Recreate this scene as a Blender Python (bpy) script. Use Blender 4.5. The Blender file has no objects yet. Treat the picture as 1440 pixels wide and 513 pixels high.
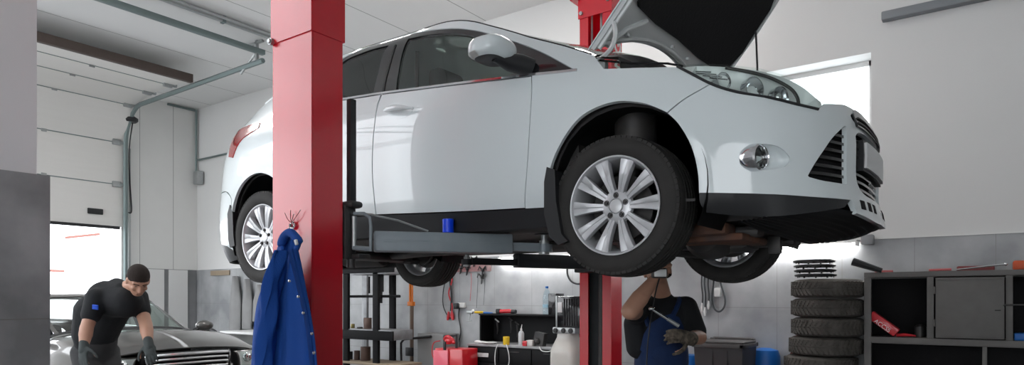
import bpy, bmesh, math, random
from mathutils import Vector, Matrix
from mathutils.bvhtree import BVHTree
from mathutils.geometry import delaunay_2d_cdt
random.seed(7)
R = math.radians
SC = bpy.context.scene
COL = SC.collection
# ---------------------------------------------------------------- camera frame
CAM = Vector((1.384, -3.560, 1.40))
LOOK = Vector((-math.sin(R(35.8)), math.cos(R(35.8)), 0))
RIGHT = Vector((math.cos(R(35.8)), math.sin(R(35.8)), 0))
UP = Vector((0, 0, 1))
FPX = 944.0
HZ = 419.0
def ray(px, py): return LOOK + RIGHT*((px-720)/FPX) + UP*((HZ-py)/FPX)
def PD(px, py, d): return CAM + ray(px, py)*d
def PY(px, py, Y):
    r = ray(px, py); return CAM + r*((Y-CAM.y)/r.y)
def PX(px, py, X):
    r = ray(px, py); return CAM + r*((X-CAM.x)/r.x)
def PZ(px, py, Z):
    r = ray(px, py); return CAM + r*((Z-CAM.z)/r.z)
cam = bpy.data.objects.new('camera', bpy.data.cameras.new('camera')); COL.objects.link(cam)
cam.location = CAM
cam.rotation_euler = (R(90), 0, R(35.8))
cam.data.sensor_width = 36; cam.data.lens = 36*FPX/1440
cam.data.shift_y = (HZ-256.5)/1440
cam.data.clip_start = .05
SC.camera = cam
# ---------------------------------------------------------------- materials
MATS = {}
def mat(name, col, rough=.6, metal=0, bump=0, bscale=40, noise=0, nscale=5, col2=None, coat=0, trans=0, emit=0, alpha=1, ior=1.45, stretch=None, spec=.5, aniso=0):
    if name in MATS: return MATS[name]
    m = bpy.data.materials.new(name); m.use_nodes = True
    nt = m.node_tree; b = nt.nodes['Principled BSDF']
    c = tuple(col)+(1,)
    b.inputs['Base Color'].default_value = c
    b.inputs['Roughness'].default_value = rough
    b.inputs['Metallic'].default_value = metal
    b.inputs['IOR'].default_value = ior
    b.inputs['Specular IOR Level'].default_value = spec
    if coat:
        b.inputs['Coat Weight'].default_value = coat; b.inputs['Coat Roughness'].default_value = .03
    if trans: b.inputs['Transmission Weight'].default_value = trans
    if alpha < 1: b.inputs['Alpha'].default_value = alpha
    if emit:
        b.inputs['Emission Color'].default_value = c; b.inputs['Emission Strength'].default_value = emit
    tc = nt.nodes.new('ShaderNodeTexCoord'); mp = nt.nodes.new('ShaderNodeMapping')
    nt.links.new(tc.outputs['Object'], mp.inputs['Vector'])
    if stretch: mp.inputs['Scale'].default_value = stretch
    n1 = nt.nodes.new('ShaderNodeTexNoise'); n1.inputs['Scale'].default_value = nscale; n1.inputs['Detail'].default_value = 6
    nt.links.new(mp.outputs[0], n1.inputs['Vector'])
    mx = nt.nodes.new('ShaderNodeMix'); mx.data_type = 'RGBA'
    c2 = tuple(col2)+(1,) if col2 else tuple(v*.8 for v in col)+(1,)
    mx.inputs['A'].default_value = c; mx.inputs['B'].default_value = c2
    rp = nt.nodes.new('ShaderNodeMapRange'); rp.inputs['From Min'].default_value = .35; rp.inputs['From Max'].default_value = .7
    rp.inputs['To Max'].default_value = noise if noise else .06
    nt.links.new(n1.outputs['Fac'], rp.inputs['Value']); nt.links.new(rp.outputs[0], mx.inputs['Factor'])
    nt.links.new(mx.outputs['Result'], b.inputs['Base Color'])
    if bump:
        n2 = nt.nodes.new('ShaderNodeTexNoise'); n2.inputs['Scale'].default_value = bscale; n2.inputs['Detail'].default_value = 4
        nt.links.new(mp.outputs[0], n2.inputs['Vector'])
        bp = nt.nodes.new('ShaderNodeBump'); bp.inputs['Strength'].default_value = bump; bp.inputs['Distance'].default_value = .01
        nt.links.new(n2.outputs['Fac'], bp.inputs['Height']); nt.links.new(bp.outputs[0], b.inputs['Normal'])
    MATS[name] = m
    return m
# ---------------------------------------------------------------- objects
def link(o, parent=None):
    COL.objects.link(o)
    if parent is not None: o.parent = parent
    return o
def tag(o, label=None, cat=None, group=None, kind=None):
    if label: o['label'] = label
    if cat: o['category'] = cat
    if group: o['group'] = group
    if kind: o['kind'] = kind
    return o
def empty(name, loc=(0,0,0), rz=0, label=None, cat=None, group=None):
    o = bpy.data.objects.new(name, None); o.empty_display_size = .1
    o.location = loc; o.rotation_euler = (0,0,rz); link(o)
    return tag(o, label, cat, group)
def struct(o): o['kind'] = 'structure'; return o
class MB:
    """collects shapes into one mesh; local coordinates"""
    def __init__(s): s.bm = bmesh.new(); s.M = Matrix.Identity(4); s.mi = 0
    def _v(s, p): return s.bm.verts.new(s.M @ Vector(p))
    def face(s, vs, smooth=False):
        try:
            f = s.bm.faces.new(vs); f.material_index = s.mi; f.smooth = smooth; return f
        except ValueError: return None
    def box(s, a, b, bev=0, rot=None):
        """box between corners a and b; bev = chamfer"""
        a = Vector(a); b = Vector(b)
        lo = Vector([min(a[i], b[i]) for i in range(3)]); hi = Vector([max(a[i], b[i]) for i in range(3)])
        c = (lo+hi)/2; h = (hi-lo)/2
        L = (Matrix.Translation(c) @ rot.to_4x4() @ Matrix.Translation(-c)) if rot else Matrix.Identity(4)
        if not bev:
            vs = [s._v(L @ Vector((x,y,z))) for x in (lo.x,hi.x) for y in (lo.y,hi.y) for z in (lo.z,hi.z)]
            for q in ((0,1,3,2),(4,6,7,5),(0,4,5,1),(2,3,7,6),(0,2,6,4),(1,5,7,3)): s.face([vs[i] for i in q])
            return s
        t = bmesh.new(); bmesh.ops.create_cube(t, size=2)
        for v in t.verts: v.co = Vector((v.co.x*h.x, v.co.y*h.y, v.co.z*h.z))
        bmesh.ops.bevel(t, geom=list(t.edges), offset=min(bev, min(h)*.95), segments=2, affect='EDGES', profile=.5)
        s.merge(t, L @ Matrix.Translation(c), smooth=True)
        return s
    def merge(s, t, L=Matrix.Identity(4), smooth=False):
        mp = {}
        for v in t.verts: mp[v] = s._v(L @ v.co)
        for f in t.faces: s.face([mp[v] for v in f.verts], smooth)
        t.free(); return s
    def prism(s, poly, axis, a, b, smooth=False):
        """poly = 2D points; extruded along axis 'x','y','z' from a to b"""
        def mk(p, h):
            return {'x': (h, p[0], p[1]), 'y': (p[0], h, p[1]), 'z': (p[0], p[1], h)}[axis]
        A = [s._v(mk(p, a)) for p in poly]; B = [s._v(mk(p, b)) for p in poly]
        n = len(poly)
        for i in range(n): s.face([A[i], A[(i+1)%n], B[(i+1)%n], B[i]], smooth)
        s.face(A[::-1]); s.face(B); return s
    def tube(s, pts, r, seg=8, caps=True, smooth=True, closed=False):
        pts = [Vector(p) for p in pts]; n = len(pts)
        rs = r if isinstance(r, (list, tuple)) else [r]*n
        rings = []; prev = None
        for i, p in enumerate(pts):
            if closed: t = pts[(i+1)%n]-pts[i-1]
            else: t = (pts[min(i+1,n-1)]-pts[max(i-1,0)])
            if t.length < 1e-9: t = Vector((0,0,1))
            t.normalize()
            if prev is None:
                u = t.cross(Vector((0,0,1)))
                if u.length < .1: u = t.cross(Vector((1,0,0)))
            else: u = prev - t*prev.dot(t)
            u.normalize(); prev = u; w = t.cross(u)
            rings.append([s._v(p+(u*math.cos(2*math.pi*k/seg)+w*math.sin(2*math.pi*k/seg))*rs[i]) for k in range(seg)])
        m = n if closed else n-1
        for i in range(m):
            A = rings[i]; B = rings[(i+1)%n]
            for k in range(seg): s.face([A[k], A[(k+1)%seg], B[(k+1)%seg], B[k]], smooth)
        if caps and not closed: s.face(rings[0][::-1]); s.face(rings[-1])
        return s
    def cyl(s, a, b, r, r2=None, seg=20): return s.tube([a, b], [r, r if r2 is None else r2], seg)
    def lathe(s, prof, o=(0,0,0), axis='z', seg=32, smooth=True, closed=False):
        """prof = [(radius, height)]"""
        o = Vector(o); rings = []
        for (rr, h) in prof:
            ring = []
            if rr < 1e-6:
                p = {'x': (h,0,0), 'y': (0,h,0), 'z': (0,0,h)}[axis]; v = s._v(o+Vector(p)); ring = [v]*seg
            else:
                for k in range(seg):
                    c, q = math.cos(2*math.pi*k/seg)*rr, math.sin(2*math.pi*k/seg)*rr
                    p = {'x': (h,c,q), 'y': (q,h,c), 'z': (c,q,h)}[axis]; ring.append(s._v(o+Vector(p)))
            rings.append(ring)
        n = len(rings)
        for i in range(n if closed else n-1):
            A, B = rings[i], rings[(i+1)%n]
            for k in range(seg):
                q = [A[k], A[(k+1)%seg], B[(k+1)%seg], B[k]]; u = []
                for v in q:
                    if v not in u: u.append(v)
                if len(u) > 2: s.face(u, smooth)
        return s
    def sphere(s, c, r, seg=16, rings=10, sc=(1,1,1), rot=None):
        t = bmesh.new(); bmesh.ops.create_uvsphere(t, u_segments=seg, v_segments=rings, radius=r)
        L = Matrix.Translation(Vector(c)) @ (rot.to_4x4() if rot else Matrix.Identity(4)) @ Matrix.Diagonal((*sc,1))
        s.merge(t, L, True); return s
    def grid(s, fn, nu, nv, smooth=True, closeu=False):
        g = [[s._v(fn(i/nu, j/nv)) for j in range(nv+1)] for i in range(nu+(0 if closeu else 1))]
        for i in range(nu):
            for j in range(nv): s.face([g[i][j], g[(i+1)%len(g)][j], g[(i+1)%len(g)][j+1], g[i][j+1]], smooth)
        return s
    def build(s, name, m, parent=None, recalc=True, mods=None):
        if recalc: bmesh.ops.recalc_face_normals(s.bm, faces=s.bm.faces)
        me = bpy.data.meshes.new(name); s.bm.to_mesh(me); s.bm.free()
        for q in (m if isinstance(m, (list, tuple)) else [m]): me.materials.append(q)
        me.set_sharp_from_angle(angle=R(38))
        return link(bpy.data.objects.new(name, me), parent)
def children(o): return [c for c in bpy.data.objects if c.parent == o]
def text_mesh(name, body, size, m, parent, M, extrude=.001, off=0, space=1):
    cu = bpy.data.curves.new(name, 'FONT'); cu.body = body; cu.size = size; cu.extrude = extrude; cu.space_character = space; cu.offset = off
    t = bpy.data.objects.new(name+'_tmp', cu); COL.objects.link(t); bpy.context.view_layer.update()
    me = bpy.data.meshes.new_from_object(t.evaluated_get(bpy.context.evaluated_depsgraph_get())); bpy.data.objects.remove(t)
    me.materials.clear(); me.materials.append(m); o = link(bpy.data.objects.new(name, me), parent); o.matrix_local = M; return o
def copy_tree(o, parent=None, loc=None, rz=None, label=None, name=None):
    c = o.copy(); link(c); c.parent = parent
    if loc is not None: c.location = loc
    if rz is not None: c.rotation_euler = (0,0,rz)
    if label: c['label'] = label
    for ch in children(o): copy_tree(ch, c)
    return c
def catmull(pts, n=6, closed=False):
    pts = [Vector(p) for p in pts]; out = []
    N = len(pts)
    if N < 3: return pts
    for i in range(N if closed else N-1):
        if closed: p0, p1, p2, p3 = pts[i-1], pts[i], pts[(i+1)%N], pts[(i+2)%N]
        else: p0, p1, p2, p3 = pts[max(i-1,0)], pts[i], pts[i+1], pts[min(i+2,N-1)]
        for k in range(n):
            t = k/n
            out.append(.5*((2*p1)+(p2-p0)*t+(2*p0-5*p1+4*p2-p3)*t*t+(3*p1-p0-3*p2+p3)*t**3))
    if not closed: out.append(pts[-1])
    return out
def interp(tab, x):
    """monotone smooth interpolation in [(x, v)] sorted by x"""
    n = len(tab)
    if x <= tab[0][0]: return tab[0][1]
    if x >= tab[-1][0]: return tab[-1][1]
    lo, hi = 0, n-1
    while hi-lo > 1:
        m = (lo+hi)//2
        if tab[m][0] <= x: lo = m
        else: hi = m
    x0, y0 = tab[lo]; x1, y1 = tab[hi]; h = x1-x0; t = (x-x0)/h
    def slope(i):
        if i == 0: return (tab[1][1]-tab[0][1])/(tab[1][0]-tab[0][0])
        if i == n-1: return (tab[-1][1]-tab[-2][1])/(tab[-1][0]-tab[-2][0])
        return (tab[i+1][1]-tab[i-1][1])/(tab[i+1][0]-tab[i-1][0])
    m0, m1 = slope(lo)*h, slope(hi)*h
    return (2*t**3-3*t*t+1)*y0+(t**3-2*t*t+t)*m0+(-2*t**3+3*t*t)*y1+(t**3-t*t)*m1
# ================================================================ the lifted hatchback
CZ = 1.497          # height of the hanging wheels' lowest point above the floor
paint = mat('white_paint', (.70,.765,.78), .32, coat=1, noise=.03, nscale=2)
blackp = mat('black_plastic', (.018,.019,.021), .45, bump=.05, bscale=300)
gloss_black = mat('gloss_black', (.012,.012,.014), .15, coat=.5)
rubber = mat('rubber', (.022,.021,.02), .75, bump=.1, bscale=120, noise=.4, col2=(.04,.037,.034), nscale=12)
chrome = mat('chrome', (.75,.76,.78), .12, 1)
alloy = mat('alloy', (.60,.61,.63), .36, .5, noise=.25, col2=(.42,.42,.43), nscale=14)
darkmetal = mat('dark_metal', (.05,.05,.052), .5, .5, noise=.5, col2=(.09,.08,.07), nscale=9)
rust = mat('rusty_metal', (.16,.07,.04), .8, .2, noise=.9, col2=(.06,.05,.05), nscale=9, bump=.4, bscale=30)
seatm = mat('seat_cloth', (.06,.06,.065), .9, bump=.3, bscale=150)
hoodin = mat('hood_inner_paint', (.68,.71,.71), .4, .1, coat=.5, noise=.1)
insul = mat('hood_insulation', (.008,.008,.009), .95, bump=.3, bscale=60)
def glassmat(name, tint, rough=.0):
    m = bpy.data.materials.new(name); m.use_nodes = True; nt = m.node_tree; nt.nodes.clear()
    o = nt.nodes.new('ShaderNodeOutputMaterial'); mx = nt.nodes.new('ShaderNodeMixShader')
    tr = nt.nodes.new('ShaderNodeBsdfTransparent'); gl = nt.nodes.new('ShaderNodeBsdfGlossy'); fr = nt.nodes.new('ShaderNodeFresnel')
    tr.inputs[0].default_value = (*tint,1); gl.inputs['Roughness'].default_value = rough; fr.inputs[0].default_value = 1.5
    ge = nt.nodes.new('ShaderNodeNewGeometry'); iv = nt.nodes.new('ShaderNodeMath'); iv.operation = 'SUBTRACT'; iv.inputs[0].default_value = 1; nt.links.new(ge.outputs['Backfacing'], iv.inputs[1])
    mu = nt.nodes.new('ShaderNodeMath'); mu.operation = 'MULTIPLY'; nt.links.new(fr.outputs[0], mu.inputs[0]); nt.links.new(iv.outputs[0], mu.inputs[1])
    nt.links.new(mu.outputs[0], mx.inputs[0]); nt.links.new(tr.outputs[0], mx.inputs[1]); nt.links.new(gl.outputs[0], mx.inputs[2])
    nt.links.new(mx.outputs[0], o.inputs[0]); return m
glass = glassmat('tinted_glass', (.84,.90,.87), .02)
dark_glass = glassmat('dark_tinted_glass', (.60,.63,.62), .02)
clear = glassmat('clear_glass', (.93,.95,.95), .02)
lampred = mat('tail_lamp_red', (.35,.02,.02), .15, coat=1)
# --- plan outline C(u), outward positive y, u = arc length from the nose centre
_cp = [(.932,-.02),(.932,.0),(.920,.25),(.878,.45),(.797,.62),(.655,.758),(.45,.850),(.25,.890),(0,.905),(-.45,.898),(-1.0,.903),(-1.5,.905),(-2.1,.908),(-2.648,.905),(-3.0,.872),(-3.25,.81),(-3.42,.67),(-3.49,.40),(-3.51,.15),(-3.51,0)]
_cd = catmull([(x,y,0) for x,y in _cp], 12)[12:]
_cu = [0]
for i in range(1,len(_cd)): _cu.append(_cu[-1]+(_cd[i]-_cd[i-1]).length)
UMAX = _cu[-1]
def Cxy(u):
    u = max(0, min(UMAX, u)); lo, hi = 0, len(_cu)-1
    while hi-lo > 1:
        m = (lo+hi)//2
        if _cu[m] <= u: lo = m
        else: hi = m
    t = (u-_cu[lo])/(_cu[hi]-_cu[lo]); return _cd[lo].lerp(_cd[hi], t)
def Cn(u):
    a = Cxy(max(0,u-.04)); b = Cxy(min(UMAX,u+.04)); t = (b-a).normalized(); n = Vector((t.y*1, -t.x, 0))
    if u < .04: n = n.lerp(Vector((1,0,0)), 1-u/.04)
    if UMAX-u < .04: n = n.lerp(Vector((-1,0,0)), 1-(UMAX-u)/.04)
    return n.normalized()
def ux(x):
    lo, hi = 0.0, UMAX
    for _ in range(40):
        m = (lo+hi)/2
        if Cxy(m).x > x: lo = m
        else: hi = m
    return (lo+hi)/2
ZK = (.08,.16,.22,.30,.38,.48,.58,.70,.78,.86,.92,.98,1.03,1.08,1.14,1.22,1.30,1.38,1.44,1.50,1.55)
_side = (.16,.10,.075,.050,.022,.012,.004,.0,.0,.004,.010,.024,.042,.070,.100,.141,.180,.215,.243,.285,.36)
_anch = [
 (0,      (.03,.0,-.015,-.012,.012,.012,.012,.035,.075,.13,.20,.28,.34,.40,.45,.5,.55,.6,.65,.7,.75)),
 (.45,    (.04,.0,-.015,-.006,.01,.010,.008,.030,.070,.12,.18,.25,.31,.37,.43,.5,.55,.6,.65,.7,.75)),
 (.80,    (.12,.06,.02,.006,.005,.003,.000,.030,.065,.115,.17,.24,.30,.36,.42,.5,.55,.6,.65,.7,.75)),
 (ux(.62),(.16,.09,.05,.015,.006,.002,.000,.020,.050,.100,.150,.22,.29,.35,.41,.5,.55,.6,.65,.7,.75)),
 (ux(.40),(.16,.09,.06,.020,.010,.004,.000,.010,.032,.070,.115,.18,.25,.32,.40,.5,.55,.6,.65,.7,.75)),
 (ux(.20),(.16,.09,.06,.030,.014,.004,.000,.002,.018,.045,.080,.130,.20,.29,.38,.5,.55,.6,.65,.7,.75)),
 (ux(-.1),(.16,.10,.075,.048,.020,.008,.002,.0,.007,.022,.045,.085,.130,.20,.30,.42,.5,.55,.6,.65,.7)),
 (ux(-.35),(.16,.10,.075,.050,.022,.010,.004,.0,.003,.010,.022,.045,.070,.105,.150,.23,.32,.42,.5,.6,.7)),
 (ux(-.60),(.16,.10,.075,.050,.022,.012,.004,.0,.0,.006,.014,.030,.050,.080,.112,.160,.215,.29,.35,.42,.52)),
 (ux(-1.0),_side),(ux(-1.5),_side),(ux(-2.1),_side),
 (ux(-2.6),(.16,.10,.075,.040,.018,.006,.0,.0,.0,.004,.012,.026,.045,.075,.105,.150,.20,.255,.31,.36,.43)),
 (ux(-3.1),(.14,.08,.05,.020,.008,.000,.0,.002,.006,.012,.022,.036,.055,.080,.115,.18,.24,.31,.38,.44,.50)),
 (UMAX-.35,(.10,.05,.02,.0,.0,.0,.015,.05,.065,.085,.10,.12,.14,.17,.21,.30,.40,.50,.56,.62,.7)),
 (UMAX,   (.10,.05,.02,.0,.0,.0,.015,.05,.065,.085,.10,.12,.14,.17,.21,.30,.40,.50,.56,.62,.7)),
]
_an = [(a, [(ZK[i], t[i]) for i in range(len(ZK))]) for a, t in _anch]
def dval(u, z):
    k = 0
    while k < len(_an)-2 and _an[k+1][0] < u: k += 1
    ks = [max(k-1,0), k, k+1, min(k+2,len(_an)-1)]
    v = [interp(_an[q][1], z) for q in ks]
    u0, u1 = _an[k][0], _an[k+1][0]; t = max(0,min(1,(u-u0)/(u1-u0)))
    # smooth (non-overshooting) blend
    h = u1-u0
    m0 = (v[2]-v[0])/((u1-_an[ks[0]][0]) or 1)*h; m1 = (v[3]-v[1])/((_an[ks[3]][0]-u0) or 1)*h
    return (2*t**3-3*t*t+1)*v[1]+(t**3-2*t*t+t)*m0+(-2*t**3+3*t*t)*v[2]+(t**3-t*t)*m1
ARC = ((.045,.385,.378),(-2.635,.375,.365))
def B(u, z, off=0.0):
    c = Cxy(u); n = Cn(u); d = dval(u, z)
    p = Vector((c.x, c.y, 0)) - n*d
    if .55 < u < UMAX-.9:        # flare round the wheel openings
        for (ax, az, ar) in ARC:
            r = math.hypot(p.x-ax, z-az)
            if z > .2: p.y += .008*math.exp(-((r-ar)/.045)**2)
    p.z = z
    if off:
        e = .004
        a = B(u+e, z)-B(u-e, z) if e < u < UMAX-e else n.cross(Vector((0,0,1)))*-1
        b = B(u, z+e)-B(u, z-e)
        q = a.cross(b).normalized()
        if q.dot(n) < 0: q = -q
        p = p+q*off
    return p
# ray hits on the near side
_nu, _nz = 230, 84
_z0, _z1 = .08, 1.55
_vs = []; _fs = []
for i in range(_nu+1):
    for j in range(_nz+1):
        p = B(UMAX*i/_nu, _z0+(_z1-_z0)*j/_nz); _vs.append(Vector((p.x, -p.y, p.z+CZ)))
for i in range(_nu):
    for j in range(_nz):
        a = i*(_nz+1)+j; _fs.append((a, a+1, a+_nz+2, a+_nz+1))
_bvh = BVHTree.FromPolygons(_vs, _fs)
def _inv(idx, hit):
    i = idx//_nz; j = idx % _nz
    z = hit.z-CZ
    a = _vs[i*(_nz+1)+j]; b = _vs[(i+1)*(_nz+1)+j]
    d = (b-a); t = (hit-a).dot(d)/max(d.length_squared,1e-9)
    return (UMAX*(i+max(0,min(1,t)))/_nu, z)
def U(px, py):
    """photo direction -> point (u, z) of the car's side surface"""
    d = ray(px, py).normalized()
    h = _bvh.ray_cast(CAM, d)
    if h[0] is not None: return _inv(h[2], h[0])
    best = None
    for k in range(400):
        q = CAM+d*(1.5+k*.02); r = _bvh.find_nearest(q)
        if best is None or r[3] < best[0]: best = (r[3], r)
    return _inv(best[1][2], best[1][0])
def UP_(pts): return [U(*p) for p in pts]
def sm(pts, n=4):
    return [(p.x,p.y) for p in catmull([(a,b,0) for a,b in pts], n)]
def poly(*segs):
    """closed outline from smooth runs of pixel points; corners where runs join"""
    out = []
    for s in segs:
        q = sm([tuple(p) for p in s]) if len(s) > 2 else [tuple(p) for p in s]
        for p in q:
            if not out or math.hypot(p[0]-out[-1][0], p[1]-out[-1][1]) > 1e-4: out.append(p)
    if math.hypot(out[0][0]-out[-1][0], out[0][1]-out[-1][1]) < 1e-4: out.pop()
    return out
def area(P): return sum(P[i-1][0]*P[i][1]-P[i][0]*P[i-1][1] for i in range(len(P)))/2
def inset(P, g):
    if area(P) < 0: P = P[::-1]
    n = len(P); out = []
    for i in range(n):
        a, b, c = Vector(P[i-1]), Vector(P[i]), Vector(P[(i+1)%n])
        d1 = (b-a).normalized() if (b-a).length else Vector((1,0)); d2 = (c-b).normalized() if (c-b).length else d1
        n1 = Vector((-d1.y,d1.x)); n2 = Vector((-d2.y,d2.x)); m = n1+n2
        if m.length < 1e-6: m = n1
        m.normalize(); k = g/max(.45, m.dot(n1)); out.append(tuple(b+m*k))
    return out
def inside(p, P):
    c = False; n = len(P); x, y = p
    for i in range(n):
        x1,y1 = P[i]; x2,y2 = P[i-1]
        if (y1 > y) != (y2 > y) and x < (x2-x1)*(y-y1)/(y2-y1)+x1: c = not c
    return c
def segdist(p, P):
    best = 9; p = Vector(p)
    for i in range(len(P)):
        a = Vector(P[i-1]); b = Vector(P[i]); d = b-a
        t = max(0,min(1,(p-a).dot(d)/max(d.length_squared,1e-12))); best = min(best, (p-a-d*t).length)
    return best
def densify(P, h):
    out = []
    for i in range(len(P)):
        a = Vector(P[i-1]); b = Vector(P[i]); k = max(1, int((b-a).length/h))
        for q in range(k): out.append(tuple(a.lerp(b, q/k)))
    return out
def tri(P, holes=(), h=.035):
    P = densify(P, h); holes = [densify(q, h) for q in holes]
    V = []; E = []
    for L in [P]+holes:
        b = len(V); V += [Vector(p) for p in L]; E += [(b+i, b+(i+1)%len(L)) for i in range(len(L))]
    x0 = min(p[0] for p in P); x1 = max(p[0] for p in P); y0 = min(p[1] for p in P); y1 = max(p[1] for p in P)
    i = 0; y = y0+h/2
    while y < y1:
        x = x0+h/2+(h/2 if i % 2 else 0)
        while x < x1:
            if inside((x,y), P) and not any(inside((x,y), q) for q in holes) and min(segdist((x,y), L) for L in [P]+holes) > h*.5: V.append(Vector((x,y)))
            x += h
        y += h*.87; i += 1
    r = delaunay_2d_cdt(V, E, [], 0, 1e-6)
    vs = [tuple(v) for v in r[0]]; T = []
    for f in r[2]:
        c = (sum(vs[k][0] for k in f)/3, sum(vs[k][1] for k in f)/3)
        if inside(c, P) and not any(inside(c, q) for q in holes): T.append(tuple(f))
    return vs, T
def shell(mb, vs, T, S, t, off, s):
    """both skins and rim of a sheet; S(a, b, offset) -> point; s mirrors y"""
    bm = mb.bm; fr = {}; bk = {}
    def g(dct, k, o):
        if k not in dct:
            p = S(vs[k][0], vs[k][1], o); dct[k] = bm.verts.new(mb.M @ Vector((p.x, p.y*s, p.z)))
        return dct[k]
    cnt = {}
    for f in T:
        A = [g(fr,k,off) for k in f]; Bk = [g(bk,k,off-t) for k in f]
        mb.face(A, True); mb.face(Bk[::-1], True)
        for i in range(3):
            e = (f[i], f[(i+1)%3]); cnt[e] = 1
    for (a,b) in list(cnt):
        if (b,a) not in cnt: mb.face([fr[a], bk[a], bk[b], fr[b]])
def panel(name, P, m, parent, holes=(), t=.012, off=0.0, gap=0.0, h=.035, S=None, both=False, sides=(-1,1), label=None):
    S = S or B; out = []
    if gap: P = inset(P, gap); holes = [inset(q, -gap) for q in holes]
    vs, T = tri(P, holes, h)
    if both:
        mb = MB()
        for s in (-1,1): shell(mb, vs, T, S, t, off, s)
        bmesh.ops.remove_doubles(mb.bm, verts=mb.bm.verts, dist=.0008)
        out.append(mb.build(name, m, parent))
    else:
        for s in sides:
            mb = MB(); shell(mb, vs, T, S, t, off, s)
            pr = parent[0 if s == -1 else 1] if isinstance(parent, (list,tuple)) else parent
            out.append(mb.build(name, m, pr))
    return out
car = empty('hatchback_car', (0,0,CZ), 0, 'white five-door hatchback raised on the red lift with its bonnet open', 'car')

# ---- outlines traced in the photo
arch_f = [(983,272),(981,240),(972,205),(955,175),(938,158),(918,149),(900,144),(870,142),(840,150),(815,165),(795,190),(780,218),(773,240)]
aF = UP_(arch_f)                         # front opening, front to back
arch_front = aF[:5]; arch_rear = aF[4:]
zb_f = .335; zb_r = .380
def sillz(x): return zb_f+(zb_r-zb_f)*(-.46-x)/1.04
def XZ(x, z): return (ux(x), z)
rear_arc = [XZ(ARC[1][0]+.365*math.cos(a), ARC[1][1]+.365*math.sin(a)) for a in [R(-3+i*186/14) for i in range(15)]]   # front to back
belt = UP_([(481,141),(537,132.5),(620,122),(700,112.5),(748,107),(780,104),(811,100.5)])
bel_x = [(b[0], b[1]) for b in belt][::-1]
def beltz(u): return interp(bel_x, u)
ub = ux(-2.35)
rear_belt = [(ux(-1.9), beltz(belt[0][0])+.008), (ub, beltz(belt[0][0])+.03), (ux(-2.62), 1.16)]
# windows' common outline (DLO)
dlo_top = UP_([(812,100),(768,76),(740,64),(715,55),(690,47.5),(666,42),(635,39.5),(593,44),(558,52),(509,69),(482,82)])
dlo_rear = [(ux(-2.15),1.39),(ux(-2.4),1.33),(ux(-2.64),1.22)]
top_line = dlo_top+dlo_rear
bot_line = rear_belt[::-1]+belt
dlo = poly(top_line, bot_line)
seam_f = UP_([(748.5,104),(748,135),(744,200),(740.5,250),(739,293)])
seam_r = UP_([(536,132),(528,165),(524.5,200),(523.5,240),(526,275),(529,302)])
fd = poly([belt[4]]+seam_f[1:], [seam_f[-1],(ux(-.9),sillz(-.9)),seam_r[-1]], seam_r[::-1][:-1]+[belt[1]], [belt[1],belt[2],belt[3],belt[4]])
# rear door goes back to the wheel opening
rdr = [(ux(-1.95),sillz(-1.95)), (ux(-2.12),.44), (ux(-2.24),.60), (ux(-2.36),.80), (ux(-2.42),.95), (ub, rear_belt[1][1])]
rd = poly(rdr, [rdr[-1], rear_belt[0], belt[0], belt[1]], seam_r[0:1]+seam_r[1:], [seam_r[-1], rdr[0]])
# roof edge E
E_px = [(828,76),(800,67.5),(772,60),(745,53),(722,46),(695,38.5),(668,34.5)]
E_f = [U(*p) for p in E_px]
E_line = [(ux(-.155),1.045)]+E_f[:6]+[(ux(x),z) for x,z in ((-1.02,1.455),(-1.25,1.507),(-1.5,1.53),(-1.8,1.53),(-2.1,1.51),(-2.4,1.475),(-2.7,1.42),(-2.95,1.33))]+[(ux(-3.13),1.20),(ux(-3.22),1.10)]
# ---------------------------------------------------------------- body panels
door_f = [None,None]; door_r = [None,None]
G = .0035
E_poly = E_line
# white side: wing, screen pillar, roof rail and rear quarter in one pressing
wing_seam = UP_([(938,158),(960,140),(980,128),(998,118)])
side_poly = poly([wing_seam[0],wing_seam[1],wing_seam[2],wing_seam[3]],
                 [wing_seam[3]]+UP_([(971,103),(953,94.5)]),
                 UP_([(953,94.5),(935,94.5),(915,95),(895,95.5),(880,96),(862,96.5)])+[U(849,97)],
                 [U(849,97), E_poly[0]], E_poly,
                 [E_poly[-1],(ux(-3.27),.98),(ux(-3.31),.85),(ux(-3.32),.67)],
                 [(ux(-3.32),.67),(ux(-3.1),.67),(ux(-2.99),.60),(ux(-2.985),.50)],
                 [(ux(-2.985),.46)]+rear_arc[::-1][1:-1],
                 [rear_arc[0],(ux(-2.26),.36)], [(ux(-2.26),.36),(ux(-1.95),sillz(-1.95)),rdr[0]], rdr[:-1],
                 [rdr[-1],rear_belt[1],rear_belt[2]],
                 [rear_belt[2],dlo_rear[2]], dlo_rear[::-1]+dlo_top[::-1],
                 [dlo_top[0],belt[6]], belt[6:3:-1], [belt[4]]+seam_f[1:],
                 [seam_f[-1],(ux(-.335),zb_f)], [(ux(-.335),zb_f),aF[-1]], arch_rear[::-1])
panel('side_panel', side_poly, paint, car, t=.02, gap=.0)
fdp = panel('front_door', fd, paint, car, t=.02, gap=G)
rdp = panel('rear_door', rd, paint, car, t=.02, gap=G)
# belt moulding
bl = [(u, z+.004) for u,z in belt[::-1]]
allb = [rear_belt[2],rear_belt[1],rear_belt[0]]+belt
mold = poly(allb, [(u,z+.013) for u,z in allb[::-1]])
panel('waist_moulding', mold, chrome, car, t=.008, off=.005, h=.03)
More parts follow.
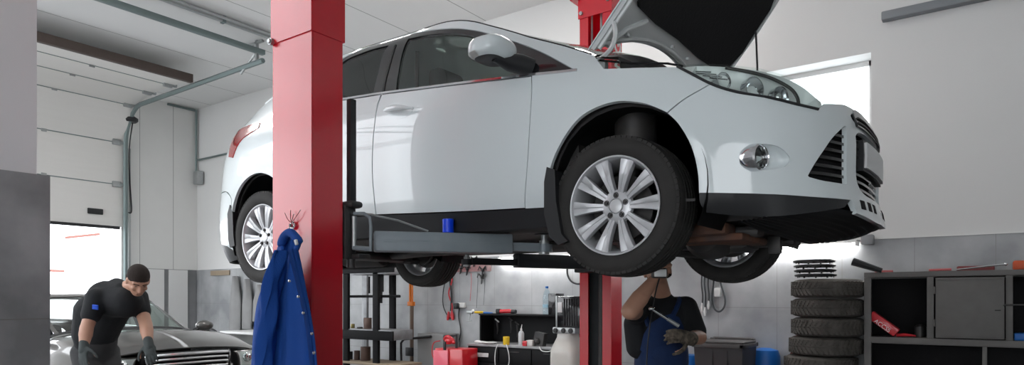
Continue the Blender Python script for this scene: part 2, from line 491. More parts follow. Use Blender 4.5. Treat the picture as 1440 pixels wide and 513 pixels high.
# black window surround with the panes cut out
g1 = UP_([(556.5,126),(558,110),(563,82),(569,62),(574,53.5)])
g1t = UP_([(574,53.5),(593,49.5),(612,47),(632,46),(655,48),(680,54),(700,62)])
g1f = UP_([(700,62),(722,74),(735,84),(744,103)])
g1b = UP_([(744,103),(700,109),(640,116),(600,121),(556.5,126)])
glf = poly(g1, g1t, g1f, g1b)
g2 = UP_([(478,138),(500,135),(524,131)]); g2f = UP_([(524,131),(532,98),(538,76),(546,63)])
g2t = UP_([(546,63),(525,68),(505,75),(486,83.5)])
glr = poly([(ux(-2.33),1.15)]+g2, g2f, g2t+[(ux(-2.2),1.37),(ux(-2.38),1.31)], [(ux(-2.38),1.31),(ux(-2.33),1.15)])
gq = poly([(ux(-2.41),1.17),(ux(-2.42),1.30)], [(ux(-2.42),1.30),(ux(-2.6),1.22)], [(ux(-2.6),1.22),(ux(-2.59),1.185),(ux(-2.41),1.17)])
dlop = inset(dlo, .002)
panel('window_surround', dlop, gloss_black, car, holes=[glf,glr,gq], t=.022, off=-.004, h=.03)
panel('window_pane', glf, glass, fdp, t=.004, off=-.010, gap=-.004)
panel('window_pane', glr, dark_glass, rdp, t=.004, off=-.010, gap=-.004)
panel('quarter_window', gq, dark_glass, car, t=.004, off=-.010, gap=-.004)
# pillar seams (black split between the two doors' window frames)
panel('pillar_trim', poly(UP_([(537,131),(541,110),(547,88),(555,63)]), UP_([(557,62.5),(549,88),(543,110),(539.5,130.5)])), blackp, car, t=.01, off=.0, h=.02)
# sills
sill = poly([(ux(-.335),zb_f-.003),(ux(-.9),sillz(-.9)-.004),(ux(-1.5),sillz(-1.5)-.004),(ux(-2.26),sillz(-2.0)-.004)], [(ux(-2.26),sillz(-2.0)-.004),(ux(-2.24),.262)],[(ux(-2.24),.262),(ux(-.33),.245)],[(ux(-.33),.245),(ux(-.335),zb_f-.003)])
panel('sill', sill, blackp, car, t=.03, off=-.004)
# ---- inner dark shell (closes what the seams and openings show)
def Sin(u, z, off): return B(u, z, off)
def ringholes():
    h = []
    for (ax, az, ar) in ARC: h.append([XZ(ax+(ar-.01)*math.cos(a), az+(ar-.01)*math.sin(a)) for a in [2*math.pi*i/26 for i in range(26)]])
    return h
inner = poly([(ux(.36),.30),(ux(-2.9),.30)], [(ux(-2.9),.30),(ux(-3.1),.5),(ux(-3.1),1.0)], [(ux(-3.1),1.0),(ux(-2.66),1.10),(ux(-2.3),1.08),(ux(-1.5),1.03),(ux(-.7),.95),(ux(-.2),.93),(ux(.2),.88),(ux(.45),.84)],[(ux(.45),.84),(ux(.36),.30)])
hs = ringholes()
def clipz(P, zm): return [(u, max(z, zm)) for u,z in P]
panel('inner_side', inner, darkmetal, car, holes=[clipz(h,.315) for h in hs], t=.01, off=-.045, h=.06)
# ---- front bumper
zc = [U(1187,152)[1]]
nt_in = (0,.37)
slot_hi = .700; slot_lo = .648
front_low = UP_([(983,271),(1040,271.5),(1090,273),(1150,277),(1197,281)])
lampin = UP_([(1158,146),(1151,154)])
lamplow = UP_([(1151,154),(1088,139),(1037,130),(1002,119)])
gr_t, gr_b = U(1199,176), U(1203,251)
bump = poly([(0,.742),(.2,.742),(.38,.738)], [(.38,.738)]+[lampin[0]], lampin, lamplow, [(u-.005,z-.003) for u,z in wing_seam[::-1]], arch_front[::-1], front_low,
            [front_low[-1],(.40,.262)], [(.40,.262),(.2,.245),(0,.245)], [(0,.245),(0,.355)],
            [(0,.355),(.22,.355),(.30,.375)], [(.30,.375),(gr_b[0]*.5+.17,.43),(gr_t[0]*.5+.17,.60)], [(gr_t[0]*.5+.17,.60),(.28,.628),(0,.632)], [(0,.632),(0,slot_lo)], [(0,slot_lo),(.30,slot_lo)], [(.30,slot_lo),(.36,.675)], [(.36,.675),(.33,slot_hi),(0,slot_hi)], [(0,slot_hi),(0,.742)])
tri_g = poly(UP_([(1136,247),(1145,231),(1157,213),(1171,193),(1186,178)]), UP_([(1186,178),(1190,178.5),(1190.5,200),(1191,258)]), UP_([(1191,259.5),(1160,254.5),(1138,249)]))
fog_c = U(1068,221)
fog_h = poly(UP_([(1047,218),(1054,208),(1068,203),(1082,203),(1098,208),(1111,222),(1104,234),(1086,238),(1070,239),(1055,232),(1047,218)]))
panel('front_bumper', bump, paint, car, holes=[tri_g, fog_h], t=.02, both=True, h=.03)
_fp = inset(fog_h,-.003)
def Sfog(u, z, o): return B(u, z, o-.034*math.sqrt(min(1, segdist((u,z), _fp)/.035)))
panel('fog_lamp_recess', _fp, paint, car, t=.003, off=-.002, h=.012, S=Sfog)
# valance under it
val = poly(front_low, [front_low[-1],U(1189,291)], UP_([(1189,291),(1140,299),(1085,304.5),(1030,303),(992,299)]), UP_([(992,299),(984,285),(983,272)]))
panel('front_valance', val, blackp, car, t=.02, off=-.004)
# grilles
tri_b = [(.37,.36),(.96,.36),(.96,.66),(.37,.66)]
panel('side_grille', tri_b, insul, car, t=.01, off=-.045)
def strips(name, us, zs, m, off=-.008, hh=.010, t=.025, inP=None, both=False):
    """horizontal slats following the bumper"""
    for s in ((-1,1)) if not both else (0,):
        mb = MB()
        for z, ua, ub_ in zs:
            P = [(ua,z-hh/2),(ub_,z-hh/2),(ub_,z+hh/2),(ua,z+hh/2)]
            vs, T = tri(P, (), .03)
            for q in ((-1,1) if both else (s,)): shell(mb, vs, T, B, t, off, q)
        mb.build(name, m, car)
zs = []
zt0, zt1 = min(p[1] for p in tri_g), max(p[1] for p in tri_g)
for k in range(1,7):
    z = zt0+(zt1-zt0)*k/7.3
    xs = []
    for i in range(len(tri_g)):
        a, b = tri_g[i-1], tri_g[i]
        if (a[1] > z) != (b[1] > z): xs.append(a[0]+(b[0]-a[0])*(z-a[1])/(b[1]-a[1]))
    if len(xs) > 1: zs.append((z, min(xs)-.004, max(xs)+.004))
strips('grille_slat', 0, zs, gloss_black, off=-.012, hh=.012, t=.03)
panel('lower_grille', [(0,.34),(.36,.34),(.36,.645),(0,.645)], insul, car, t=.01, off=-.05, both=True, h=.05)
strips('grille_slat', 0, [(.385+.03*k, 0, .33) for k in range(4)], gloss_black, off=-.014, hh=.010, t=.03, both=True)
strips('grille_slat', 0, [(.52+.035*k, 0, .33) for k in range(4)], gloss_black, off=-.014, hh=.010, t=.03, both=True)
panel('upper_grille', [(0,.645),(.33,.645),(.35,.70),(.30,.725),(0,.735)], gloss_black, car, t=.03, off=.010, both=True, h=.05)
strips('grille_slat', 0, [(.662,0,.32),(.685,0,.31)], darkmetal, off=.013, hh=.006, t=.015, both=True)
# blank registration plate
plate_m = mat('plate_grey', (.70,.71,.71), .4)
plate_b = panel('number_plate', [(0,.475),(.26,.475),(.26,.585),(0,.585)], plate_m, car, t=.012, off=.016, both=True, h=.05, label=None)
panel('plate_holder', [(0,.462),(.275,.462),(.275,.598),(0,.598)], blackp, car, t=.03, off=.006, both=True, h=.05)
# small square vents in the lower lip
for k in range(3):
    u = .10+.095*k
    panel('lip_vent', [(u,.285),(u+.055,.285),(u+.055,.325),(u,.325)], insul, car, t=.006, off=.0015, h=.02)
# ---- head lamps
hl = poly(UP_([(952,94),(979,91),(1010,91.5),(1049,95),(1076,99.5),(1107,109),(1130,121),(1146,134),(1156,142)]), UP_([(1156,142),(1157,149),(1150,153.5)]), UP_([(1150,153.5),(1120,146.5),(1088,138.5),(1037,129.5),(1002,119),(971,103.5),(952,94)]))
lamp_in = mat('lamp_bezel', (.78,.80,.80), .25, .1, noise=.3, col2=(.6,.6,.6))
lens = glassmat('lamp_lens', (.92,.95,.94), .02)
hsg = panel('head_lamp', hl, blackp, car, t=.01, off=-.075, gap=-.01, h=.03)
for hi_, s in zip(hsg, (-1,1)):
    mb = MB()
    P = inset(hl, .004); vs, T = tri(P, (), .03)
    def Sb(u, z, o):
        k = min(1, segdist((u,z), P)/.05); return B(u, z, o-.058*math.sqrt(k))
    shell(mb, vs, T, Sb, .002, -.004, s); mb.build('reflector_bowl', lamp_in, hi_)
    for (px,py,r,nm) in ((1015,104,.034,'indicator'),(1060,115,.046,'reflector'),(1100,127,.040,'projector')):
        u, z = U(px,py); c = B(u,z,-.045); c.y *= s
        d = Vector((.86,.5*s,.05)).normalized()
        mb = MB(); mb.M = Matrix.Translation(c) @ d.to_track_quat('Z','Y').to_matrix().to_4x4()
        mb.lathe([(0,-.028),(r*.55,-.02),(r*.9,0),(r,.022),(r*1.08,.022),(r*1.05,-.01)], seg=24)
        if nm == 'projector': mb.sphere((0,0,.0), r*.62, 16, 8)
        mb.build(nm, chrome, hi_)
    # bright strips at the outer end of the lamp
    mb = MB()
    for k in range(4):
        a = U(968+10*k, 96.5+3.0*k); b = U(1000+8*k, 97+3.6*k)
        pa, pb = B(a[0],a[1],-.014), B(b[0],b[1],-.016); pa.y *= s; pb.y *= s
        mb.tube([pa, pb], .0035, 6)
    mb.build('lamp_strip', chrome, hi_)
    mb = MB()
    pts = [B(*U(*q), -.006) for q in [(1020,93.5),(1050,98.5),(1076,105),(1098,114),(1114,124),(1122,135),(1124,144)]]
    mb.tube([(p.x,p.y*s,p.z) for p in catmull(pts,4)], .007, 8); mb.build('lamp_trim', darkmetal, hi_)
    mb = MB(); vs, T = tri(inset(hl,.002), (), .03); shell(mb, vs, T, B, .003, .006, s); mb.build('lens', lens, hi_)
    mb = MB()
    ed = [B(u,z,.003) for u,z in UP_([(952,94),(971,103.8),(1002,119.3),(1037,130),(1088,139),(1120,147),(1150,154)])]
    mb.tube([(p.x,p.y*s,p.z) for p in catmull(ed,5)], .006, 8); mb.build('lamp_seal', blackp, hi_)
# ---- fog lamps
for s in (-1,1):
    c = B(*U(1067,221), -.002); c.y *= s
    d = Vector((.94,.34*s,0)).normalized()
    mb = MB(); mb.M = Matrix.Translation(c) @ d.to_track_quat('Z','Y').to_matrix().to_4x4()
    mb.lathe([(.056,-.05),(.060,-.02),(.054,.010),(.047,.016),(.043,.010),(.043,-.01)], seg=32)
    fg = mb.build('fog_lamp', chrome, car)
    mb = MB(); mb.M = Matrix.Translation(c) @ d.to_track_quat('Z','Y').to_matrix().to_4x4()
    mb.lathe([(0,-.03),(.025,-.026),(.044,-.005)], seg=24); mb.build('fog_reflector', gloss_black, fg)
    mb = MB(); mb.M = Matrix.Translation(c) @ d.to_track_quat('Z','Y').to_matrix().to_4x4()
    mb.lathe([(0,.004),(.02,.003),(.043,-.001)], seg=24); mb.build('lens', lens, fg)
# ---- tail lamps, rear bumper, tailgate
tl = poly(UP_([(366,172),(350,177),(334,186),(327,200),(322.5,221)]), UP_([(322.5,221),(328,222)]), UP_([(328,222),(334,206),(342,195),(353,187),(364,180)]), UP_([(364,180),(366,172)]))
panel('tail_lamp', tl, lampred, car, t=.02, off=.006, h=.02)
rb = poly([(ux(-3.0),.20),(ux(-3.0),.46)], [(ux(-3.0),.46),(ux(-3.0),.60),(ux(-3.1),.665)], [(ux(-3.1),.665),(UMAX,.665)], [(UMAX,.665),(UMAX,.30)], [(UMAX,.30),(ux(-3.25),.30),(ux(-3.0),.20)])
panel('rear_bumper', rb, paint, car, t=.02, both=True, gap=0)
rv = poly([(ux(-3.01),.20),(ux(-3.25),.297),(UMAX,.297)], [(UMAX,.297),(UMAX,.17),(ux(-3.2),.17),(ux(-3.01),.20)])
panel('rear_valance', rv, blackp, car, t=.02, off=-.004, both=True)
tg = poly([(ux(-3.325),.675),(UMAX,.675)], [(UMAX,.675),(UMAX,1.10)], [(UMAX,1.10),(ux(-3.27),1.10)], [(ux(-3.27),1.10),(ux(-3.31),.98),(ux(-3.325),.675)])
panel('tailgate', tg, paint, car, t=.02, both=True)
# ---- roof, screens: strips between the two roof edges
EL = sm(E_line, 4)
_ES = [0]
_EP = [B(u,z) for u,z in EL]
for i in range(1,len(_EP)): _ES.append(_ES[-1]+(_EP[i]-_EP[i-1]).length)
SMAX = _ES[-1]
def Ept(s):
    s = max(0,min(SMAX,s)); i = 0
    while i < len(_ES)-2 and _ES[i+1] < s: i += 1
    return _EP[i].lerp(_EP[i+1], (s-_ES[i])/(_ES[i+1]-_ES[i]))
def s_at_x(x):
    lo, hi = 0, SMAX
    for _ in range(30):
        m = (lo+hi)/2
        if Ept(m).x > x: lo = m
        else: hi = m
    return lo
_s1, _s2 = s_at_x(-1.04), s_at_x(-2.86)
def T_(s, v):
    p = Ept(s); a, b = Ept(s-.05), Ept(s+.05); t = (b-a); n = Vector((t.z, 0, -t.x)).normalized()
    if n.z < 0: n = -n
    k = interp([(0,.155),(_s1*.5,.10),(_s1,.045),(_s1+.5,.035),(_s2-.3,.04),(_s2,.06),(SMAX,.12)], s)
    q = Vector((p.x, 0, p.z)) + n*k*(1-abs(v)**2.2)
    q.y = p.y*v; return q
def Tn(s, v, off):
    p = T_(s,v)
    a = T_(s+.01,v)-T_(s-.01,v); b = T_(s,v+.01)-T_(s,v-.01); n = a.cross(b).normalized()
    if n.z < 0: n = -n
    return p+n*off
def top_panel(name, s0, s1, v1, m, t, off, nu=16):
    mb = MB()
    N = 28; M_ = max(3,int((s1-s0)/.06))
    vs = [(s0+(s1-s0)*i/M_, v1*(-1+2*j/N)) for i in range(M_+1) for j in range(N+1)]
    T = []
    for i in range(M_):
        for j in range(N):
            a = i*(N+1)+j; T += [(a, a+1, a+N+2), (a, a+N+2, a+N+1)]
    shell(mb, vs, T, Tn, t, off, 1); return mb.build(name, m, car)
top_panel('windscreen', .02, _s1-.012, .985, glass, .004, -.006)
top_panel('roof', _s1, _s2, .998, paint, .02, 0)
top_panel('rear_window', _s2+.08, SMAX-.02, .95, dark_glass, .004, -.006)
top_panel('roof_spoiler', _s2+.004, _s2+.09, 1.0, paint, .035, .006)
for s in (-1,1):
    mb = MB(); mb.tube([(p.x, p.y*s*.992, p.z+.004) for p in [Ept(SMAX*i/60*.42) for i in range(1,61)]], .004, 6); mb.build('screen_seal', blackp, car)
    mb = MB(); mb.tube([(Ept(q).x, Ept(q).y*s*.985, Ept(q).z+.001) for q in [_s1+(_s2-_s1)*i/20 for i in range(21)]], .006, 6); mb.build('roof_strip', blackp, car)
mb = MB(); p = T_(_s2-.25,0); mb.tube([p, p+Vector((-.10,0,.14))], [.005,.002], 6); mb.build('aerial', blackp, car)
# ---- cowl and engine bay
for s in (-1,1):
    mb = MB(); us = [.0,.25,.5,.75,1.0]
    def gut(i, j, s=s):
        x = -.12+.40*i; z = interp([(-.12,.975),(.05,.925),(.28,.885)], x)-.012
        p = B(ux(x), z); return Vector((x, s*(p.y-.004-(p.y-.56)*j), z-.03*math.sin(math.pi*min(1,j*2))))
    mb.grid(gut, 10, 8); bmesh.ops.solidify(mb.bm, geom=list(mb.bm.faces), thickness=.004); mb.build('wing_gutter', paint, car)
mb = MB()
cw = [T_(.0, v) for v in [-1+2*i/16 for i in range(17)]]
for i in range(16):
    a, b = cw[i], cw[i+1]
    fr = [Vector((q.x+.12, q.y*.98, 1.02)) for q in (a,b)]; lo = [Vector((q.x+.14,q.y*.98,.90)) for q in (a,b)]
    A = [mb._v(a+Vector((0,0,-.01))), mb._v(b+Vector((0,0,-.01))), mb._v(fr[1]), mb._v(fr[0]), mb._v(lo[0]), mb._v(lo[1])]
    mb.face([A[0],A[1],A[2],A[3]]); mb.face([A[3],A[2],A[5],A[4]])
mb.build('scuttle_panel', blackp, car)
mb = MB(); mb.box((-.28,-.62,.20),(-.2,.62,.95)); mb.box((-.2,-.56,.50),(.42,-.52,.80)); mb.box((-.2,.52,.50),(.42,.56,.80)); mb.box((.58,-.40,.30),(.62,.40,.66)); mb.build('engine_bay', darkmetal, car)
mb = MB(); mb.box((.05,-.28,.42),(.5,.32,.90), .03); mb.box((.1,-.22,.90),(.42,.24,.93), .012); mb.tube([(.1,.2,.93),(.3,.35,.92),(.55,.42,.85)], .035, 10); mb.build('engine', blackp, car)
mb = MB(); mb.box((-.05,.32,.75),(.25,.55,.95), .015); mb.build('battery', mat('battery_case', (.05,.05,.055), .5), car)
for s in (-1,1):
    mb = MB(); mb.lathe([(.10,-.3),(.10,.0),(.07,.03),(.03,.04),(0,.04)], (-.02,.60*s,.93), seg=20); mb.build('strut_tower', darkmetal, car)
# seal and catches along the wing's top edge
for s in (-1,1):
    mb = MB(); mb.tube([(x, s*(.74-.02*abs(x)), z) for x,z in ((-.14,1.03),(-.06,1.005),(.02,.982),(.12,.962),(.2,.945),(.27,.92))], .005, 8); mb.build('bonnet_seal', insul, car)
# ---- bonnet, hinged at the scuttle and raised
HA = Vector((-.205, 0, 1.095)); hang = R(51)
hd = Vector((math.cos(hang),0,math.sin(hang))); hn = Vector((-math.sin(hang),0,math.cos(hang)))
def H_(a, y, off=0):
    c = .055*(1-min(1,(abs(y)/.74))**2) + .03*a - .10*a*a
    p = HA + hd*a + hn*(c+off); return Vector((p.x, y, p.z))
def hw(a): return interp([(0,.735),(.15,.72),(.45,.70),(.7,.665),(.88,.58),(1.0,.46),(1.06,.3)], a)
def hood_outline(ins, ra=.19, re=0):
    P = []
    for i in range(21):
        v = -1+2*i/20; P.append((re+ra*(1-abs(v)**2), v*(hw(0)-ins)))
    S_ = [(a, hw(a)-ins) for a in (.1,.25,.45,.6,.75,.88,.97)]
    fr_ = [(1.03-ins*.5,.40),(1.06-ins*.6,.2),(1.07-ins*.6,0)]
    return P + S_ + fr_ + [(a,-y) for a,y in fr_[::-1][1:]] + [(a,-y) for a,y in S_[::-1]]
ho = hood_outline(0)
hood = panel('bonnet', ho, paint, car, t=.006, off=0, S=H_, sides=(1,), h=.04)[0]
panel('inner_frame', hood_outline(.012,.19,.012), hoodin, hood, t=.022, off=-.006, S=H_, sides=(1,), h=.04)
ins_P = [(a, y) for a,y in [(.30,-.61),(.285,-.58),(.28,-.45),(.275,-.3),(.28,-.15),(.285,0),(.28,.15),(.275,.3),(.28,.45),(.285,.58),(.30,.61)]]
ins_P = ins_P + [(.45,.64),(.72,.58),(.92,.42),(.97,.2),(.98,0),(.97,-.2),(.92,-.42),(.72,-.58),(.45,-.64)]
panel('insulation_mat', ins_P, insul, hood, t=.02, off=-.030, S=H_, sides=(1,), h=.05)
mb = MB()
for s in (-1,1):
    mb.tube([H_(.03+.19*(1-(v/.745)**2),v*s,-.033) for v in [.70,.6,.45,.3,.15,0]], .010, 8)
    mb.tube([H_(.06,.64*s,-.033), H_(.17,.56*s,-.036), H_(.26,.42*s,-.034)], .013, 8)
    mb.tube([H_(a,(hw(a)-.035)*s,-.033) for a in (.03,.2,.4,.6,.8)], .012, 8)
mb.build('stiffening_rib', hoodin, hood)
for (a,y) in ((.245,.2),(.245,-.02),(.16,.52),(.16,-.52)):
    mb = MB(); mb.box(H_(a,y,-.03)-Vector((.010,.014,.018)), H_(a,y,-.03)+Vector((.010,.014,0)), .004); mb.build('rubber_stop', hoodin, hood)
for s in (-1,1):
    mb = MB()
    pts = catmull([(-.20,.715*s,1.03),(-.165,.70*s,1.045),(-.10,.70*s,1.085),(-.075,.70*s,1.15),(-.085,.70*s,1.21)], 4)
    mb.tube(pts, .012, 6); mb.box((-.23,.685*s,.98),(-.12,.725*s,1.03), .004); mb.build('bonnet_hinge', hoodin, car)
mb = MB(); mb.tube([(.20,-.62*-1,.98),(.21,.61,1.30),(.205,.60,1.50),(.14,.60,1.72)], .006, 8); mb.build('prop_rod', blackp, car)
# ---- door handles, mirrors
hp = U(566,157)
for k, s in enumerate((-1,1)):
    for (px0,px1,pyc,nm,pr) in ((545,585,156.5,'door_handle',fdp[k]),):
        a, b = U(px0,pyc+1), U(px1,pyc-2); P = []
        mb = MB(); N = 10
        for i in range(N+1):
            t = i/N; u = a[0]+(b[0]-a[0])*t; z = a[1]+(b[1]-a[1])*t
            p = B(u,z, .012+.030*math.sin(math.pi*(.12+.76*t))); P.append((p.x,p.y*s,p.z))
        mb.tube(P, [.007+.010*math.sin(math.pi*min(1,(.1+i/N))) for i in range(N+1)], 10); mb.build(nm, paint, pr)
        mb = MB(); q = inset([(a[0]+(b[0]-a[0])*.55+.075*math.cos(w)*-1, hp[1]-.010+.030*math.sin(w)) for w in [2*math.pi*i/20 for i in range(20)]],0)
        vs, T = tri(q, (), .02); shell(mb, vs, T, B, .003, .001, s); mb.build('handle_cup', paint, pr)
        # rear door handle
        mb = MB(); P = []
        for i in range(N+1):
            t = i/N; x = -2.16-.19*t+.0; p = B(ux(x), .965+.012*t, .012+.030*math.sin(math.pi*(.12+.76*t))); P.append((p.x,p.y*s,p.z))
        mb.tube(P, [.007+.010*math.sin(math.pi*min(1,(.1+i/N))) for i in range(N+1)], 10); mb.build(nm, paint, rdp[k])
for s in (-1,1):
    # head about 0.98 m from the car's centre line
    c = Vector((-.585, .985*s, 1.085))
    mr = MB()
    def mf(i, j, lo=-.5, hi=.5, sc=1.0):
        th = 2*math.pi*i; ph = math.pi*(lo+(hi-lo)*j)
        ex = .72
        cx_ = math.copysign(abs(math.cos(th))**ex, math.cos(th)); sy_ = math.copysign(abs(math.sin(th))**ex, math.sin(th))
        r = math.cos(ph)**.55 if abs(ph) < math.pi/2-1e-6 else 0
        zz = math.copysign(abs(math.sin(ph))**.8, math.sin(ph))
        x = .105*cx_*r*sc; y = .118*sy_*r*sc
        zz_ = .068*zz
        if zz_ < 0: zz_ *= .62
        if x > 0: x *= .9+.1*zz
        return c+Vector((x, y, zz_))
    mr.grid(lambda i,j: mf(i,j,-.30,.5), 32, 14, closeu=True)
    m_ = mr.build('mirror', paint, car)
    ml = MB(); ml.grid(lambda i,j: mf(i,j,-.5,-.30,.985), 32, 8, closeu=True)
    ml.tube([c+Vector((.02,.02*s,-.03)), c+Vector((.05,-.06*s,-.035)), (-.50,.875*s,1.045), (-.47,.83*s,1.03)], [.022,.045,.048,.05], 10)
    ml.build('mirror_base', blackp, m_)
    mi = MB()
    mi.grid(lambda i,j: mf((190+75*i)/360 if s < 0 else (170-75*i)/360, j, -.30, -.10, 1.025), 10, 3)
    bmesh.ops.solidify(mi.bm, geom=list(mi.bm.faces), thickness=.004)
    mi.build('mirror_indicator', mat('indicator_lens', (.72,.72,.70), .1, coat=1), m_)
    mg = MB(); mg.sphere(c+Vector((-.070,0,.016)), 1, 20, 12, (.022,.085,.030)); mg.build('mirror_glass', chrome, m_)
# ---- wheel wells, mudflaps
for (ax, az, ar) in ARC:
    for s in (-1,1):
        mb = MB()
        mb.grid(lambda i,j: Vector((ax+(ar+.005)*math.cos(R(-28+236*i)), s*(.56+.31*j), az+(ar+.005)*math.sin(R(-28+236*i)))), 28, 4)
        N = 28
        c0 = mb._v((ax, s*.56, az)); rg = [mb._v((ax+(ar+.005)*math.cos(R(-28+236*i/N)), s*.56, az+(ar+.005)*math.sin(R(-28+236*i/N)))) for i in range(N+1)]
        for i in range(N): mb.face([c0, rg[i], rg[i+1]])
        bmesh.ops.solidify(mb.bm, geom=list(mb.bm.faces), thickness=.005)
        mb.build('wheel_arch_liner', blackp, car)
for s in (-1,1):
    mb = MB(); mb.prism([(-.33,.52),(-.285,.50),(-.28,.36),(-.25,.20),(-.215,.165),(-.265,.15),(-.315,.19),(-.345,.30),(-.345,.45)], 'y', s*.70, s*.905, True); mb.build('mud_flap', blackp, car)
    mb = MB(); mb.prism([(-3.0,.56),(-2.965,.50),(-2.955,.34),(-2.94,.27),(-3.0,.26),(-3.02,.32),(-3.03,.50)], 'y', s*.70, s*.885, True); mb.build('mud_flap', blackp, car)
# ---- interior
mb = MB(); mb.box((-2.9,-.78,.30),(-.2,.78,.34)); mb.box((-.36,-.76,.34),(-.24,.76,.95)); mb.build('cabin_floor', darkmetal, car)
mb = MB()
mb.grid(lambda i,j: Vector((-.22-.42*i, -.74+1.48*j, .985+.05*math.sin(math.pi*i)-.05*i)), 8, 12)
mb.grid(lambda i,j: Vector((-.64+.1*i, -.74+1.48*j, .94-.3*i)), 3, 8)
mb.build('dashboard', blackp, car)
def seat(x, y, w, bench=False):
    mb = MB(); mb.box((x-.02,y-w/2,.40),(x+.50,y+w/2,.58), .05)
    mb.box((x-.13,y-w/2,.55),(x+.03,y+w/2,1.10), .06, Matrix.Rotation(R(-16),3,'Y')); st = mb.build('seat', seatm, car)
    for yy in ([y] if not bench else [y-.42, y+.42]):
        mb = MB(); mb.box((x-.26,yy-.13,1.15),(x-.15,yy+.13,1.33), .045); mb.build('headrest', seatm, st)
seat(-1.22,-.37,.50); seat(-1.22,.37,.50); seat(-2.15,0,1.25,True)
mb = MB(); mb.M = Matrix.Translation((-.78,.37,1.0)) @ Matrix.Rotation(R(-65),4,'Y')
mb.tube([(.185*math.cos(a),.185*math.sin(a),0) for a in [2*math.pi*i/32 for i in range(32)]], .014, 8, closed=True)
mb.box((-.18,-.02,-.01),(.18,.02,.01),.004); mb.lathe([(0,.03),(.05,.025),(.07,-.02),(0,-.03)], seg=16); mb.build('steering_wheel', blackp, car)
for s in (-1,1):
    mb = MB(); q = [(-1.40,.66*s,1.36),(-1.385,.68*s,1.15),(-1.33,.72*s,.95),(-1.25,.74*s,.70)]; mb.tube(catmull(q,4), .016, 4); mb.build('seat_belt', blackp, car)
# ---- underside
mb = MB()
mb.box((-2.2,-.80,.275),(-.34,.80,.30)); mb.box((-.34,-.52,.25),(.62,.52,.29)); mb.box((-3.1,-.52,.28),(-2.2,.52,.32)); mb.box((-2.2,.50,.255),(-.4,.76,.275),.006); mb.box((-2.2,-.76,.255),(-.4,-.50,.275),.006)
mb.build('floor_pan', darkmetal, car)
mb = MB()
mb.box((-.30,-.42,.19),(.05,.42,.24),.02); mb.box((.05,-.40,.19),(.50,-.28,.24),.02); mb.box((.05,.28,.19),(.50,.40,.24),.02)
mb.build('front_subframe', darkmetal, car)
mb = MB(); mb.box((.12,-.50,.165),(.46,-.10,.20),.012); mb.box((.18,-.55,.19),(.40,-.40,.25),.02); mb.build('engine_shield', rust, car)
mb = MB(); mb.box((.12,-.2,.14),(.40,.05,.24),.05); mb.lathe([(.0,.0),(.09,.0),(.12,.06),(.12,.16),(.08,.2),(0,.2)], (.20,-.30,.22), 'y', 20); mb.build('gearbox', darkmetal, car)
mb = MB(); mb.tube(catmull([(.05,.05,.20),(-.4,.06,.235),(-1.0,.08,.24),(-2.0,.08,.24),(-2.4,.2,.24),(-2.75,.35,.26)],5), .032, 10); mb.lathe([(0,0),(.09,.0),(.10,.03),(.10,.42),(.09,.45),(0,.45)], (-3.15,.30,.26), 'x', 18); mb.tube([(-3.15,.45,.26),(-3.45,.45,.24)], .028, 10); mb.build('exhaust_pipe', darkmetal, car)
for s in (-1,1):
    mb = MB(); mb.tube([(-.20,.36*s,.19),(-.05,.50*s,.17),(.0,.66*s,.20)], [.035,.03,.03], 8); mb.tube([(.20,.36*s,.20),(.0,.66*s,.20)], .026, 8); mb.tube([(-.14,.3*s,.28),(-.10,.66*s,.30)], .014, 8); mb.build('suspension_arm', darkmetal, car)
    mb = MB(); mb.tube([(0,.66*s,.22),(-.01,.64*s,.50),(-.03,.60*s,.88)], [.04,.032,.03], 10); mb.build('suspension_strut', darkmetal, car)
    mb = MB(); mb.tube([(0,.05*s,.30),(0,.66*s,.316)], .018, 8); mb.build('drive_shaft', darkmetal, car)
    mb = MB(); mb.tube([(-2.648,.66*s,.30),(-2.52,.45*s,.28),(-2.40,.40*s,.33),(-2.15,.58*s,.30)], [.035,.03,.03,.04], 8); mb.tube([(-2.64,.30*s,.22),(-2.66,.66*s,.22)], .028, 8); mb.box((-2.72,.50*s-.04,.20),(-2.60,.50*s+.04,.30),.02); mb.build('trailing_arm', darkmetal, car)
    mb = MB(); mb.tube([(-2.66,.55*s,.24),(-2.66,.56*s,.46)], .03, 10); mb.build('coil_spring', darkmetal, car)
mb = MB(); mb.box((-2.74,-.42,.20),(-2.56,.42,.26),.02); mb.build('rear_subframe', darkmetal, car)
# ribbed tray under the nose
mb = MB()
def tray(i, j):
    x0 = .50; y = -.70+1.40*i
    # nose outline at this y
    u = 0.0
    while Cxy(u).y < abs(y) and u < 1.2: u += .01
    c = B(u, .262); xe = c.x-.012
    x = x0+(xe-x0)*j
    return Vector((x, y, .205+.055*j**3 - .02*(abs(y)/.7)**4*-1 + (.008 if int(j*40) % 4 < 2 else 0)))
mb.grid(tray, 28, 40, smooth=False)
bmesh.ops.solidify(mb.bm, geom=list(mb.bm.faces), thickness=.006)
mb.build('under_tray', mat('tray_plastic', (.03,.03,.032), .5), car)
mb = MB(); mb.box((.44,-.02,.13),(.50,.02,.22),.004); mb.build('tow_bracket', darkmetal, car)
